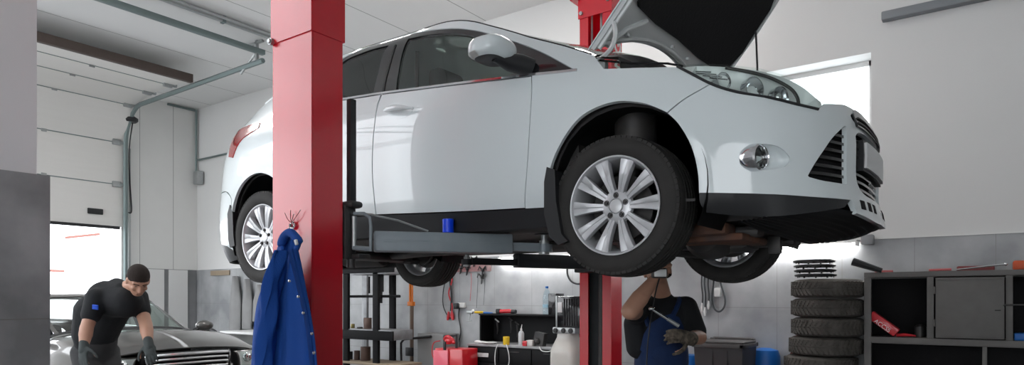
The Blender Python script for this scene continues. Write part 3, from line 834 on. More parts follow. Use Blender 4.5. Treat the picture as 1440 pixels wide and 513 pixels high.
# ---- wheels
def make_wheel():
    """axis along y, outer face towards -y, centred on the hub"""
    t = MB()
    prof = [(.222,-.098),(.232,-.108),(.262,-.116),(.290,-.112),(.303,-.102),(.311,-.088),(.3145,-.072)]
    for g0 in (-.050,-.018,.018,.050): prof += [(.316,g0-.0045),(.309,g0-.004),(.309,g0+.004),(.316,g0+.0045)]
    prof += [(.3145,.072),(.311,.088),(.303,.102),(.290,.112),(.262,.116),(.232,.108),(.222,.098),(.212,.09),(.212,-.09)]
    t.lathe(prof, (0,0,0), 'y', 96, closed=True)
    # shoulder blocks and sipes
    for k in range(72):
        a = 2*math.pi*k/72
        for yy in (-.094,.094):
            t.M = Matrix.Rotation(-a,4,'Y') @ Matrix.Translation((0,yy,.3055)); t.box((-.0115,-.013,-.010),(.0115,.013,.0040))
        for yy in (-.034,0,.034):
            t.M = Matrix.Rotation(-a-.02*yy/.034,4,'Y') @ Matrix.Translation((0,yy,.3155)); t.box((-.0127,-.0115,-.004),(.0127,.0115,.0012))
    t.M = Matrix.Identity(4)
    tire = t.build('wheel_tire', rubber)
    r = MB()
    r.lathe([(.2215,-.100),(.2235,-.104),(.222,-.107),(.216,-.106),(.211,-.098),(.205,-.086),(.198,-.05),(.190,-.02),(.186,.06),(.21,.095),(.217,.097),(.219,.10),(.222,.095),(.222,-.098)], (0,0,0), 'y', 72)
    # hub
    r.lathe([(0,-.072),(.034,-.073),(.036,-.078),(.060,-.078),(.073,-.070),(.078,-.055),(.06,-.03),(0,-.03)], (0,0,0), 'y', 48)
    for k in range(10):
        a = 2*math.pi*(k+.5)/10
        r.M = Matrix.Rotation(a,4,'Y')
        def sp(i, j):
            rad = .060+.150*i
            w = .0145+.0205*i**1.3
            y = -.074-.022*math.sin(i*math.pi*.55)
            q = j*8; 
            pr_ = [(-1,.030),(-1,.003),(-.92,0),(-.18,0),(0,.0035),(.18,0),(.92,0),(1,.003),(1,.030)][int(round(q))]
            return Vector((w*pr_[0], y+pr_[1], rad))
        r.grid(sp, 10, 8)
        r.prism([(-.0125,-.052),(.0125,-.052),(.0125,-.045),(-.0125,-.045)], 'z', .06, .07)
    # rim pads between spoke ends
    r.M = Matrix.Identity(4)
    rim = r.build('alloy_rim', alloy, tire)
    d = MB(); d.lathe([(0,-.01),(.150,-.01),(.150,.002),(0,.002)], (0,0,0), 'y', 40); d.lathe([(0,.0),(.10,.0),(.12,.03),(.12,.07),(0,.07)], (0,0,0), 'y', 32); d.build('brake_disc', darkmetal, tire)
    for k in range(5):
        a = R(90+72*k)
        b = MB(); cx_, cz_ = .049*math.cos(a), .049*math.sin(a)
        b.lathe([(.0135,-.0775),(.0135,-.079),(.010,-.079)], (cx_,0,cz_), 'y', 16)
        b.lathe([(0,-.089),(.0085,-.089),(.0095,-.086),(.0095,-.075)], (cx_,0,cz_), 'y', 6, smooth=False); b.build('wheel_bolt', darkmetal, rim)
    c = MB(); c.lathe([(0,-.083),(.020,-.083),(.030,-.081),(.033,-.077),(.033,-.07)], (0,0,0), 'y', 40); c.build('centre_cap', mat('cap_silver', (.68,.69,.70), .3, .6), rim)
    return tire
w0 = make_wheel()
w0.parent = car; w0.location = (0.0,-.765,.316)
for (x, y, rz) in ((-2.648,-.765,0),(0,.765,math.pi),(-2.648,.765,math.pi)):
    copy_tree(w0, car, (x,y,.316), rz)
# ================================================================ the room
WY, DX, CH = 3.55, -11.4, 5.12
plaster = mat('white_plaster', (.71,.71,.70), .9, bump=.06, bscale=60, noise=.3, col2=(.66,.66,.65), nscale=1.5)
ceil_paint = mat('ceiling_panel', (.80,.80,.79), .6, noise=.3, col2=(.75,.75,.75), nscale=1.2)
def seams(m, axis, pitch, width, offs=0.0, dark=.45):
    """thin panel joints along one object axis, added to a material's colour"""
    nt = m.node_tree; b = nt.nodes['Principled BSDF']; src = b.inputs['Base Color'].links[0].from_socket
    tc = nt.nodes.new('ShaderNodeTexCoord'); sp = nt.nodes.new('ShaderNodeSeparateXYZ'); nt.links.new(tc.outputs['Object'], sp.inputs[0])
    a = nt.nodes.new('ShaderNodeMath'); a.operation = 'ADD'; a.inputs[1].default_value = 1000*pitch-offs; nt.links.new(sp.outputs[axis], a.inputs[0])
    md = nt.nodes.new('ShaderNodeMath'); md.operation = 'MODULO'; md.inputs[1].default_value = pitch; nt.links.new(a.outputs[0], md.inputs[0])
    lt = nt.nodes.new('ShaderNodeMath'); lt.operation = 'LESS_THAN'; lt.inputs[1].default_value = width; nt.links.new(md.outputs[0], lt.inputs[0])
    mx = nt.nodes.new('ShaderNodeMix'); mx.data_type = 'RGBA'; mx.inputs['B'].default_value = (dark*.6,dark*.6,dark*.58,1)
    nt.links.new(lt.outputs[0], mx.inputs['Factor']); nt.links.new(src, mx.inputs['A']); nt.links.new(mx.outputs['Result'], b.inputs['Base Color'])
    return m
seams(ceil_paint, 0, 1.12, .012, offs=.3)
tile_m = mat('grey_wall_tile', (.27,.28,.29), .42, noise=1, col2=(.48,.49,.50), nscale=2.0, bump=.05, bscale=30)
seams(tile_m, 0, .6, .004, offs=-.42+.0, dark=.40)
seams(tile_m, 2, .65, .004, offs=0, dark=.40)
tile_n = mat('dark_wall_tile', (.20,.205,.21), .45, noise=1, col2=(.42,.425,.43), nscale=2.6, bump=.05, bscale=30)
seams(tile_n, 2, .65, .005, offs=0.005, dark=.30)
tile_d = mat('door_wall_tile', (.20,.205,.21), .45, noise=1, col2=(.28,.28,.29), nscale=2.0)
seams(tile_d, 2, .65, .005, dark=.4)
panel_m = mat('wall_panel', (.76,.76,.74), .55, noise=.2, nscale=2)
seams(panel_m, 1, .62, .008, offs=2.45, dark=.42)
floor_m = mat('concrete_floor', (.16,.16,.16), .5, noise=1, col2=(.24,.24,.235), nscale=2.5, bump=.1, bscale=20)
steel = mat('galvanised_steel', (.42,.44,.44), .4, .7, noise=.5, nscale=20)
grey_rail = mat('rail_grey', (.20,.25,.25), .45, .5)
white_pl = mat('white_plastic', (.75,.75,.74), .4)
X1 = 7.0; Y0 = -9.0
mb = MB(); mb.box((DX-1.2,Y0,-.2),(X1,WY,0)); struct(mb.build('floor', floor_m))
mb = MB(); mb.box((DX-.3,-3.6,CH),(X1,WY+.35,CH+.2)); mb.box((DX-.3,Y0-.3,CH),(-10.4,-3.6,CH+.2)); mb.box((-4.6,Y0-.3,CH),(X1,-3.6,CH+.2)); mb.box((-10.4,Y0-.3,CH),(-4.6,-8.7,CH+.2)); struct(mb.build('ceiling', ceil_paint))  # roof gap over the hidden bay added for sky glare on the near post
wx0, wx1, wz0, wz1 = -.66, .428, 2.35, 3.715
mb = MB(); mb.box((DX-.3,WY,0),(wx0,WY+.35,CH)); mb.box((wx1,WY,0),(X1,WY+.35,CH)); mb.box((wx0,WY,0),(wx1,WY+.35,wz0)); mb.box((wx0,WY,wz1),(wx1,WY+.35,CH)); struct(mb.build('wall_back', plaster))
mb = MB(); mb.box((DX+.001,WY-.02,0),(X1,WY-.0005,1.95)); struct(mb.build('trim_1', tile_m))
mb = MB(); mb.box((DX+.001,WY-.028,1.95),(X1,WY-.0005,1.962)); struct(mb.build('trim_2', white_pl))
mb = MB()
for a, b in (((wx0,wz0),(wx0+.05,wz1)),((wx1-.05,wz0),(wx1,wz1)),((wx0,wz0),(wx1,wz0+.05)),((wx0,wz1-.05),(wx1,wz1))): mb.box((a[0],WY+.24,a[1]),(b[0],WY+.30,b[1]))
wf = struct(mb.build('window_1', white_pl))
mb = MB(); mb.box((wx0+.05,WY+.265,wz0+.05),(wx1-.05,WY+.271,wz1-.05)); mb.build('window_pane', clear, wf)
# the side behind the photographer: piers, with openings shaped for daylight and reflections
mb = MB()
mb.box((-6.0,Y0-.3,3.4),(X1+.3,Y0,CH))
for a, b in ((-6.0,-4.6),(-1.6,-.2),(2.7,3.9),(6.0,X1+.3)): mb.box((a,Y0-.3,0),(b,Y0,3.4))
mb.box((DX-.3,Y0-.3,0),(-6.0,Y0,2.3))
struct(mb.build('wall_front', plaster))
mb = MB(); mb.box((X1,Y0,0),(X1+.3,WY+.35,CH)); struct(mb.build('wall_right', plaster))  # unseen wall, put in to shut daylight out on this side
# wall with the garage door
jy0, jy1, dz1 = -2.6, 2.13, 4.80
mb = MB(); mb.box((DX-.3,jy1,0),(DX,WY,CH)); mb.box((DX-.3,-3.3,0),(DX,jy0,CH)); mb.box((DX-.3,Y0,0),(DX,-8.2,2.3)); mb.box((DX-.3,-8.2,0),(DX,-3.3,2.3)); mb.box((DX-.3,jy0,dz1),(DX,jy1,CH)); struct(mb.build('wall_left', panel_m))  # high opening in the hidden bay added for glare on the near post
mb = MB(); mb.box((DX,jy1+.12,0),(DX+.02,WY-.03,1.95)); struct(mb.build('trim_3', tile_d))
mb = MB(); mb.box((-2.19,Y0,0),(-2.09,-2.37,CH)); struct(mb.build('wall_near', mat('near_wall_paint', (.80,.80,.81), .9, noise=.3, nscale=1.5)))
mb = MB(); mb.box((-2.085,Y0,0),(-2.07,-2.325,1.95)); mb.box((-2.20,-2.369,0),(-2.0855,-2.325,1.95)); struct(mb.build('trim_4', tile_n))
# ---------------------------------------------------------------- garage door (open sectional door)
gd = empty('garage_door', (DX+.05,0,0), 0, 'white sectional overhead garage door standing half open behind the dark saloon', 'garage door')
door_m = mat('door_panel_white', (.80,.785,.755), .5, noise=.3, col2=(.75,.735,.70), nscale=3, bump=.15, bscale=14, stretch=(1,.4,6))
brown = mat('brown_seal', (.10,.075,.065), .7, noise=.6, nscale=8)
zs_ = [2.68, 3.43, 4.18, 4.78]
def leaf(a, b, nm='door_section'):
    """one door section between two (x, z) edges"""
    a = Vector((a[0],0,a[1])); b = Vector((b[0],0,b[1])); d = (b-a).normalized(); n = Vector((d.z,0,-d.x))
    mb = MB(); a2 = a; b2 = b-d*.0005
    vs = []
    for y in (jy0+.02, jy1-.004):
        for p in (a2, b2, b2-n*.04, a2-n*.04): vs.append(mb._v((p.x,y,p.z)))
    for q in ((0,1,5,4),(1,2,6,5),(2,3,7,6),(3,0,4,7)): mb.face([vs[i] for i in q])
    mb.face(vs[:4]); mb.face(vs[4:])
    o = mb.build(nm, door_m, gd)
    mb = MB(); mb.M = Matrix.Translation(b) @ Matrix.Rotation(math.atan2(n.z,n.x)*-1,4,'Y'); mb.box((.0005,jy0+.02,-.008),(.006,jy1-.06,.008)); mb.build('section_joint', grey_rail, o)
    return o
pr_ = [(0,2.68),(0,3.43),(0,4.18),(.42,4.78),(1.10,4.88),(1.78,4.88),(2.38,4.88)]
for i in range(6): leaf(pr_[i], pr_[i+1])
mb = MB(); mb.box((-.03,jy0+.02,2.63),(.02,jy1-.05,2.68)); mb.build('bottom_seal', blackp, gd)
mb = MB(); mb.box((2.38,jy0+.02,4.80),(2.46,jy1-.04,4.93),.006); mb.build('top_beam', brown, gd)
mb = MB(); mb.box((.005,1.55,2.86),(.03,1.80,2.96),.02); dh = mb.build('door_handle', blackp, gd)
for (x, z) in pr_[1:6]:
    for y in (jy1-.12,):
        mb = MB(); mb.box((x+.0,y-.06,z-.05),(x+.05,y+.08,z+.05),.008); mb.cyl((x+.03,y+.05,z),(x+.03,y+.15,z),.028); mb.build('roller_bracket', steel, gd)
for (x, z) in pr_[1:6]:
    for y in (-.3,.9):
        mb = MB(); mb.box((x-.0,y-.04,z-.035),(x+.012,y+.04,z+.035),.004); mb.build('hinge', steel, gd)
mb = MB(); mb.tube([(.03,-.15,2.75),(.16,.10,2.45),(.25,.35,2.80)], .008, 6); mb.build('pull_cord', blackp, gd)
tr = empty('door_track', (DX+.12, jy1+.02, 0), 0, 'galvanised guide track of the garage door, up the jamb and out under the ceiling', 'door track')
mb = MB(); pts = [(0,0,0),(0,0,4.1)]+[(.55-.55*math.cos(R(a)),0,4.1+.62*math.sin(R(a))) for a in range(10,91,10)]+[(4.15,0,4.74)]
pts = [(x,y,z+ (0.06 if x>.5 else .06*x/.5)) for x,y,z in pts]
mb.tube(pts, .038, 6, smooth=False); mb.build('rail', grey_rail, tr)
mb = MB(); mb.box((3.98,-.02,4.78),(4.02,.02,CH)); mb.box((3.75,-.02,CH-.05),(4.15,.02,CH-.02)); mb.tube([(3.98,0,4.95),(3.60,0,4.72)],.02,6); mb.build('hanger', steel, tr)
mb = MB(); mb.box((-.05,.06,0),(-.02,.10,4.1)); mb.build('angle_iron', steel, tr)
mb = MB(); mb.box((-7.30,Y0,4.93),(-7.22,2.25,5.0),.006); tag(mb.build('ceiling_rail', grey_rail), 'dark steel cross rail under the ceiling in front of the open garage door', 'rail')
mb = MB(); mb.box((-6.92,Y0,5.04),(-6.87,3.2,5.115),.004); 
cr = mb.build('cable_tray', steel); tag(cr, 'slim metal cable tray fixed flat to the ceiling beside the dark cross rail', 'cable tray')
for y in (-1.0,.2,1.4): mb = MB(); mb.box((-6.935,y-.02,5.03),(-6.855,y+.02,5.115)); mb.build('clip', grey_rail, cr)
mb = MB(); mb.box((-6.80,Y0,5.04),(-6.77,3.2,5.07),.004); tag(mb.build('conduit', steel), 'thin metal conduit running along the ceiling next to the cable tray', 'conduit')
# alarm lamp on the jamb
lp = PX(183,168,DX+.25)
al = empty('sensor_lamp', lp, 0, 'small black lamp hanging from the top bend of the garage door track', 'lamp')
mb = MB(); mb.lathe([(0,-.05),(.10,-.05),(.13,-.02),(.13,.02),(.07,.06),(0,.06)], seg=20); mb.build('shade', blackp, al)
mb = MB(); mb.tube([(0,0,.05),(-.03,0,.3)], .035, 8); mb.build('arm', blackp, al)
mb = MB(); q = [(0,.05,0),(-.1,.03,-.5),(-.14,.06,-1.1),(-.12,.08,-1.6),(-.1,.02,-1.65)]; mb.tube(catmull(q,5), .012, 6); mb.build('cable', blackp, al)
# conduits in the corner
mb = MB(); mb.tube([(DX+.03,2.95,CH-.04),(DX+.03,WY-.06,CH-.04)], .022, 6); mb.tube([(DX+.05,WY-.05,CH-.03),(DX+.05,WY-.05,3.7)], .022, 6); mb.tube([(DX+.05,WY-.05,4.1),(-7.5,WY-.05,4.1)], .018, 6)
tag(mb.build('conduit', grey_rail), 'grey cable conduit running down the far room corner and along the back wall', 'conduit')
bx = PY(279,250,WY-.08)
mb = MB(); mb.box(bx-Vector((.09,.06,.13)), bx+Vector((.09,.06,.13)), .02); sb = mb.build('junction_box', steel); tag(sb, 'small grey junction box on the wall in the far room corner', 'junction box')
# pale boards standing against the tiles by the door
for i, (px0, px1, y0) in enumerate(((172,231,380),(238,264,377))):
    a = PX(px0,y0,DX+.05); b = PX(px1,y0,DX+.05)
    mb = MB(); mb.box((DX+.022,max(a.y,jy1+.16),.55),(DX+.05,b.y,1.94)); tag(mb.build('white_board', white_pl), ['wide white board against the tiles right beside the garage door','narrow white board against the tiles nearest the far corner'][i], 'board')
# outside seen through the door
snow = mat('snowy_yard', (.85,.86,.88), .9)
mb = MB(); mb.box((-60,-40,-.25),(DX-1.2,40,-.02)); struct(mb.build('ground', snow))
fn = mat('rusty_pipe', (.25,.11,.09), .8)
for (p0, p1, D, L) in (((92,334),(140,329),16,'rusty horizontal pipe outside, upper one seen through the garage door'),((62,380),(90,381),16,'rusty horizontal pipe outside, lower one seen through the garage door')):
    a = PD(*p0, D); b = PD(*p1, D)
    mb = MB(); mb.tube([a,b], .03, 8); mb.tube([(b.x,b.y,b.z),(b.x,b.y,-.1)], .004, 6); tag(mb.build('yard_pipe', fn), L, 'pipe')
# long dark bar high on the back wall
a = PY(1240,25,WY-.05); b = PY(1420,-8,WY-.05)
mb = MB(); mb.box((a.x,WY-.09,a.z-.035),(b.x+.2,WY,a.z+.045),.01); mb.build
tag(mb.build('wall_duct', mat('duct_grey', (.22,.235,.25), .5)), 'long blue-grey cable duct high on the right end of the back wall', 'cable duct')
# strip lights under the tile ledge
tube_m = mat('tube_glow', (1,.99,.97), .5, emit=70)
def strip(x0, x1, z, y, label, nm='strip_light'):
    e = empty(nm, ((x0+x1)/2, y, z), 0, label, 'strip light', 'strip lights under the tile ledge')
    h = (x1-x0)/2
    mb = MB(); mb.box((-h,.0,-.005),(h,.05,.03),.004); mb.build('housing', white_pl, e)
    mb = MB(); mb.cyl((-h+.03,.01,-.02),(h-.03,.01,-.02),.013); mb.build('light_tube', tube_m, e)
    for s in (-1,1): mb = MB(); mb.box((s*h-.015,-.012,-.035),(s*h+.015,.03,.01),.003); mb.build('end_cap', white_pl, e)
strip(-.75, .32, 1.925, WY-.08, 'lit white strip light on the back wall behind the front wheel and the tyre stack')
strip(-3.9, -2.7, 1.925, WY-.08, 'lit white strip light on the back wall above the black workbench')
a = PY(1190,343,WY-.06)
mb = MB(); mb.box((.36,WY-.14,1.90),(.46,WY-.021,1.99),.006); tag(mb.build('junction_box', mat('box_grey', (.3,.31,.32), .5)), 'grey connection box at the right end of the lit strip light above the tyres', 'junction box')
# ---------------------------------------------------------------- two-post lift
def redmat():
    m = mat('red_lift_paint', (.62,.004,.018), .24, ior=1.75, noise=.4, col2=(.54,.006,.020), nscale=7)
    return m
red = redmat(); armgrey = mat('arm_grey', (.21,.245,.27), .45, .1, noise=.4, col2=(.27,.30,.32), nscale=12)
def column(root, s, y_out, y_in, ztop, zcol):
    """U-shaped column, open side towards the car (s = direction of the car)"""
    mb = MB(); x0, x1 = -.155, .155; d = abs(y_in-y_out)
    mb.box((x0,0,0),(x1,s*.008,ztop)); 
    mb.box((x0,s*.009,0),(x0+.008,s*d,ztop)); mb.box((x1-.008,s*.009,0),(x1,s*d,ztop))
    mb.box((x0+.009,s*(d-.008),0),(x0+.085,s*d,ztop)); mb.box((x1-.085,s*(d-.008),0),(x1-.009,s*d,ztop))
    return mb.build('column', red, root)
near = empty('lift_post', (-1.449,-1.50,0), 0, 'near red two-post lift column with the blue work coat hanging on it', 'car lift', 'columns of the car lift')
column(near, 1, -1.5, -1.31, 2.69, 0)
mb = MB(); mb.box((-.162,-.007,2.69),(.162,.200,5.0)); mb.build('extension_sleeve', red, near)
mb = MB(); mb.box((-.30,-.06,0),(.30,.42,.02)); mb.build('base_plate', red, near)
mb = MB(); mb.cyl((-.15,-.03,2.70),(-.15,.0,2.70),.012, seg=6); mb.cyl((-.15,-.022,2.70),(-.15,-.006,2.70),.018); mb.build('bolt', steel, near)
mb = MB(); mb.box((-.14,.03,1.60),(.14,.25,1.88),.01); nc = mb.build('carriage', mat('carriage_black', (.07,.08,.085), .5, noise=.4, nscale=15), near)
mb = MB(); mb.box((.09,.20,1.60),(.165,.27,1.87),.008); mb.box((.10,.21,1.86),(.20,.29,1.895),.015); mb.box((.10,.24,1.60),(.22,.32,1.625),.006); mb.cyl((.15,.25,1.555),(.15,.25,1.60),.022); mb.build('arm_lock', darkmetal, nc)
def arm(root, P0, P1, w, z0, z1, name='swing_arm', ext=None, m=None):
    """P0 pivot, P1 tip (world xy); ext = pad position"""
    o = Vector(root.location); a = Vector((P0[0],P0[1],0))-Vector((o.x,o.y,0)); b = Vector((P1[0],P1[1],0))-Vector((o.x,o.y,0))
    d = (b-a); L = d.length; ang = math.atan2(d.y,d.x)
    mb = MB(); mb.M = Matrix.Translation((a.x,a.y,0)) @ Matrix.Rotation(ang,4,'Z')
    mb.box((0,-w/2,z0),(L,w/2,z1),.008); mb.box((.05,-w/2-.002,z0+.045),(L-.06,w/2+.002,z0+.050)); mb.box((.05,-w/2-.002,z0+.056),(L-.06,w/2+.002,z0+.060)); 
    ar = mb.build(name, m or armgrey, root)
    if ext:
        e = Vector((ext[0],ext[1],0))-Vector((o.x,o.y,0)); dd = (e-a); ln = dd.length
        mb = MB(); mb.M = Matrix.Translation((a.x,a.y,0)) @ Matrix.Rotation(ang,4,'Z')
        mb.box((L*.5,-w/2+.02,z0+.015),(ln-.02,w/2-.02,z1-.045)); mb.cyl((ln+.015,0,z0+.012),(ln+.015,0,z0+.055),.045); ex = mb.build('extension', m or armgrey, ar)
        mb = MB(); mb.M = Matrix.Translation((a.x,a.y,0)) @ Matrix.Rotation(ang,4,'Z')
        mb.cyl((ln+.015,0,z0+.055),(ln+.015,0,z0+.075),.028); mb.cyl((ln+.015,0,z0+.075),(ln+.015,0,z0+.105),.018); mb.cyl((ln+.015,0,z0+.0),(ln+.015,0,z0+.012),.03); mb.build('pad_screw', steel, ex)
        mb = MB(); mb.M = Matrix.Translation((a.x,a.y,0)) @ Matrix.Rotation(ang,4,'Z')
        mb.lathe([(0,.0),(.05,0),(.062,.012),(.062,.026),(0,.026)], (ln+.015,0,z0+.105)); mb.build('lift_pad', blackp, ex)
    return ar
A0, A1 = (-1.235,-1.155), (-.755,-.605)
ar = arm(near, A0, A1, .11, 1.641, 1.744, ext=(-.64,-.475))
# guard bar, brace and pivot of the front arm
o = Vector(near.location)
mb = MB(); L_ = lambda px,py,d: PD(px,py,d)-o
mb.tube([L_(497,300,3.42),L_(512,300,3.42),L_(520,306,3.40),L_(521.5,318,3.40),L_(521,353,3.40)], .009, 8); mb.tube([L_(496,348,3.42),L_(521,350,3.40)], .012, 8)
mb.build('toe_guard', armgrey, ar)
mb = MB(); mb.tube([L_(524,302,3.42),L_(560,310,3.45),L_(602,325,3.5)], .006, 6); mb.tube([L_(497,300,3.42),L_(524,302,3.42)], .008, 6); mb.build('brace', steel, ar)
mb = MB(); mb.cyl(L_(498,346,3.42),L_(498,304,3.42),.012); mb.build('pivot_pin', steel, ar)
arm(near, (-1.66,-1.22), (-1.98,-.95), .10, 1.641, 1.744, ext=(-2.13,-.68))
far = empty('lift_post', (-1.445,1.80,0), 0, 'far red two-post lift column standing behind the raised car', 'car lift', 'columns of the car lift')
column(far, -1, 1.8, 1.6, 4.35, 0)
mb = MB(); mb.box((-.30,-.42,0),(.30,.06,.02)); mb.build('base_plate', red, far)
mb = MB(); mb.box((-.165,-.212,3.86),(.165,-.202,4.25)); mb.box((.157,-.202,3.9),(.166,.02,4.25)); mb.box((-.22,-.26,4.02),(-.157,-.10,4.06)); mb.build('head_plate', red, far)
for (x,z) in ((-.13,3.90),(.13,3.96),(-.13,4.05),(.13,4.12),(-.13,4.2),(.13,4.22)):
    mb = MB(); mb.cyl((x,-.212,z),(x,-.232,z),.017,seg=6); mb.build('bolt', steel, far)
mb = MB(); mb.box((-.13,-.12,1.62),(.06,-.062,2.3),.01); fc = mb.build('carriage', mat('carriage_black',(0,0,0)), far)
mb = MB(); mb.box((-.135,-.06,.0),(.135,-.03,3.6)); mb.build('channel_shade', mat('carriage_black',(0,0,0)), far)  # black plate added to stand for the shade inside the channel
mb = MB(); mb.cyl((.03,-.14,0),(.03,-.14,1.62),.030); mb.build('ram_cylinder', darkmetal, far)
mb = MB(); mb.cyl((.03,-.14,1.62),(.03,-.14,4.2),.013); mb.build('ram_rod', steel, far)
mb = MB(); mb.cyl((-.06,-.15,2.2),(-.06,-.15,4.2),.009); mb.build('steel_cable', steel, far)
mb = MB(); mb.box((.065,-.16,0),(.085,-.12,4.1)); mb.build('lift_chain', steel, far)
arm(far, (-1.40,1.50), (-1.74,.82), .10, 1.645, 1.755, ext=(-1.93,.46), m=mat('arm_black', (.022,.024,.027), .5))
arm(far, (-1.40,1.50), (-.92,.95), .10, 1.645, 1.755, ext=(-.66,.63), m=mat('arm_black', (.022,.024,.027), .5))
mb = MB(); mb.box((-.12,-.36,1.62),(.12,-.17,1.80),.01); mb.build('arm_yoke', mat('arm_black', (0,0,0)), far)
# black rubber bracket strip on the near column's car side
a = PD(484,120,3.3)
mb = MB(); mb.box((.13,.235,1.89),(.162,.275,2.42),.004); mb.build('cable_guard', blackp, near)
# raised lettering on the far column
text_mesh('lettering', 'ING', .165, white_pl, far, Matrix(((0,0,1,.1565),(0,-1,0,-.025),(1,0,0,3.35),(0,0,0,1))), off=.004)

for i, (x, y) in enumerate(((-4.2,1.4),(-6.6,-.9),(-1.8,1.9))):  # unseen lamps added to brighten the walls and ceiling
    e = empty('fill_lamp', (x,y,CH), 0, 'added unseen fill lamp, a flat white panel on the ceiling above the bays', 'fill lamp', 'added fill lamps on the ceiling')
    mb = MB(); mb.box((-.75,-.16,-.07),(.75,.16,-.0),.01); mb.build('housing', white_pl, e)
    mb = MB(); mb.box((-.72,-.14,-.09),(.72,.14,-.071),.004); mb.build('diffuser', mat('fill_glow', (1,.98,.95), .5, emit=22), e)
# ================================================================ things in the workshop
def on(p): return Vector(p)
tyre_m = mat('old_tyre', (.055,.050,.045), .8, noise=1, col2=(.10,.092,.082), nscale=9, bump=.1, bscale=80)
# ---- stack of worn tyres
def make_tyre():
    mb = MB(); h = .0875
    prof = [(.190,-.070),(.200,-.083),(.235,-h+.001),(.275,-.080),(.300,-.066),(.309,-.055),(.311,-.004),(.304,-.003),(.304,.003),(.311,.004),(.309,.055),(.300,.066),(.275,.080),(.235,h-.001),(.200,.083),(.190,.070),(.186,.04),(.186,-.04)]
    mb.lathe(prof, (0,0,0), 'z', 64, closed=True)
    n = 46
    for k in range(n):
        a = 2*math.pi*k/n
        for sgn in (-1,1):
            for lvl, da in ((.014,0),(.034,.035),(.052,.07)):
                mb.M = Matrix.Rotation(a+da,4,'Z') @ Matrix.Translation((.309,0,sgn*lvl)) @ Matrix.Rotation(sgn*R(22),4,'X')
                mb.box((-.01,-.0145,-.008),(.0065,.0145,.008))
    mb.M = Matrix.Identity(4)
    return mb.build('car_tyre', tyre_m)
ty = make_tyre()
ordn = ['topmost','second from the top','third from the top','fourth from the top','fifth from top, shifted left','sixth from the top','seventh from the top','eighth from the top','lowest']
TX, TY = .122, 3.18
offs = [(0,0),(-.004,.01),(0,0),(-.02,0),(-.06,-.02),(-.03,0),(0,0),(-.02,0),(0,0)]
for i in range(9):
    o = ty if i == 0 else ty.copy()
    if i: link(o)
    o.location = (TX+offs[i][0], TY+offs[i][1], .0875+.175*(8-i)); o.rotation_euler = (0,0,i*1.3)
    tag(o, 'worn grey tyre in the stack by the shelf, '+ordn[i], 'tyre', 'worn tyres stacked beside the shelf')
# ---- black wheel covers on top
def cover():
    mb = MB()
    mb.lathe([(.170,-.012),(.178,-.008),(.180,.004),(.172,.010),(.160,.006),(.160,-.006)], seg=40, closed=True)
    for k in range(9):
        a = 2*math.pi*k/9; mb.M = Matrix.Rotation(a,4,'Z'); mb.prism([(.03,-.018),(.168,-.030),(.168,.030),(.03,.018)],'z',-.004,.010)
        mb.box((.150,-.008,-.022),(.158,.008,-.004))
    mb.M = Matrix.Identity(4); mb.lathe([(0,.016),(.03,.014),(.04,0),(0,-.004)], seg=24)
    return mb.build('wheel_cover', blackp)
cv = cover()
for i in range(4):
    o = cv if i == 0 else cv.copy()
    if i: link(o)
    o.location = (.02+.004*i, 3.10, 1.575+.036+.043*(3-i)); o.rotation_euler = (0,0,i*.35)
    tag(o, 'black spoked wheel cover on the tyre stack, '+['topmost','second from the top','third from the top','lowest, touching the top tyre'][i], 'wheel cover', 'black wheel covers on the tyre stack')
a = PY(1199,366,3.05); b = PY(1229,376,3.05)
mb = MB(); mb.tube([a+Vector((0,0,-.01)), b+Vector((.06,0,-.03))], [.035,.022], 8); tag(mb.build('tapered_bar', blackp), 'black tapered bar lying from the wheel covers to the shelf top', 'bar')
# ---- broom behind the tyres
a = PY(1108,513,3.30); b = PY(1134,438,3.42); d = (b-a).normalized()
e = empty('leaning_pole', (a+(-d)*((a.z)/d.z)), 0, 'reddish pole leaning on the grey tiles left of the tyre stack', 'pole')
o = e.location
mb = MB(); mb.tube([Vector((0,0,.0)), b-o], .016, 10); mb.build('handle', mat('broom_red', (.13,.05,.04), .6), e)
mb = MB(); q = a.lerp(b,.77)-o; mb.tube([q-d*.06, q+d*.05], .018, 10); mb.build('white_band', white_pl, e)
# ---- wheeled bin
bc = PY(1020,480,3.02); bz = 1.03
bn = empty('wheeled_bin', (bc.x, 3.02, 0), 0, 'dark grey wheeled waste bin with a ledge lid against the tiled wall', 'bin')
binm = mat('bin_grey', (.055,.052,.055), .5, noise=.4, nscale=9)
mb = MB()
def bf(i, j):
    k = [(-1,-1),(1,-1),(1,1),(-1,1)][int(round(i*4)) % 4]; w = .19+.045*j; dd = .18+.045*j
    return Vector((k[0]*w, k[1]*dd, .04+.90*j))
mb.grid(bf, 4, 2, smooth=False, closeu=True); mb.box((-.19,-.18,.03),(.19,.18,.05)); mb.build('tub', binm, bn)
mb = MB(); mb.box((-.25,-.25,.925),(.25,-.21,.965),.006); mb.box((-.25,.20,.925),(.25,.24,.965),.006); mb.box((-.25,-.25,.925),(-.21,.24,.965),.006); mb.box((.21,-.25,.925),(.25,.24,.965),.006); mb.build('rim', mat('bin_rim', (.085,.08,.08), .5), bn)
mb = MB(); mb.box((-.245,-.23,.966),(.245,.18,.985),.008); mb.tube([(-.2,.24,.99),(.2,.24,.99)], .015, 8); mb.box((-.22,.18,.95),(-.18,.26,1.0),.01); mb.box((.18,.18,.95),(.22,.26,1.0),.01); mb.build('lid', mat('bin_lid', (.075,.07,.07), .45), bn)
for s in (-1,1): mb = MB(); mb.cyl((s*.20,.2,.08),(s*.25,.2,.08),.08); mb.build('wheel', rubber, bn)
mb = MB(); mb.box((-.06,-.228,.2),(-.05,-.20,.9)); mb.box((.08,-.228,.2),(.09,-.20,.9)); mb.build('rib', binm, bn)
dr = PY(1056,490,3.2)
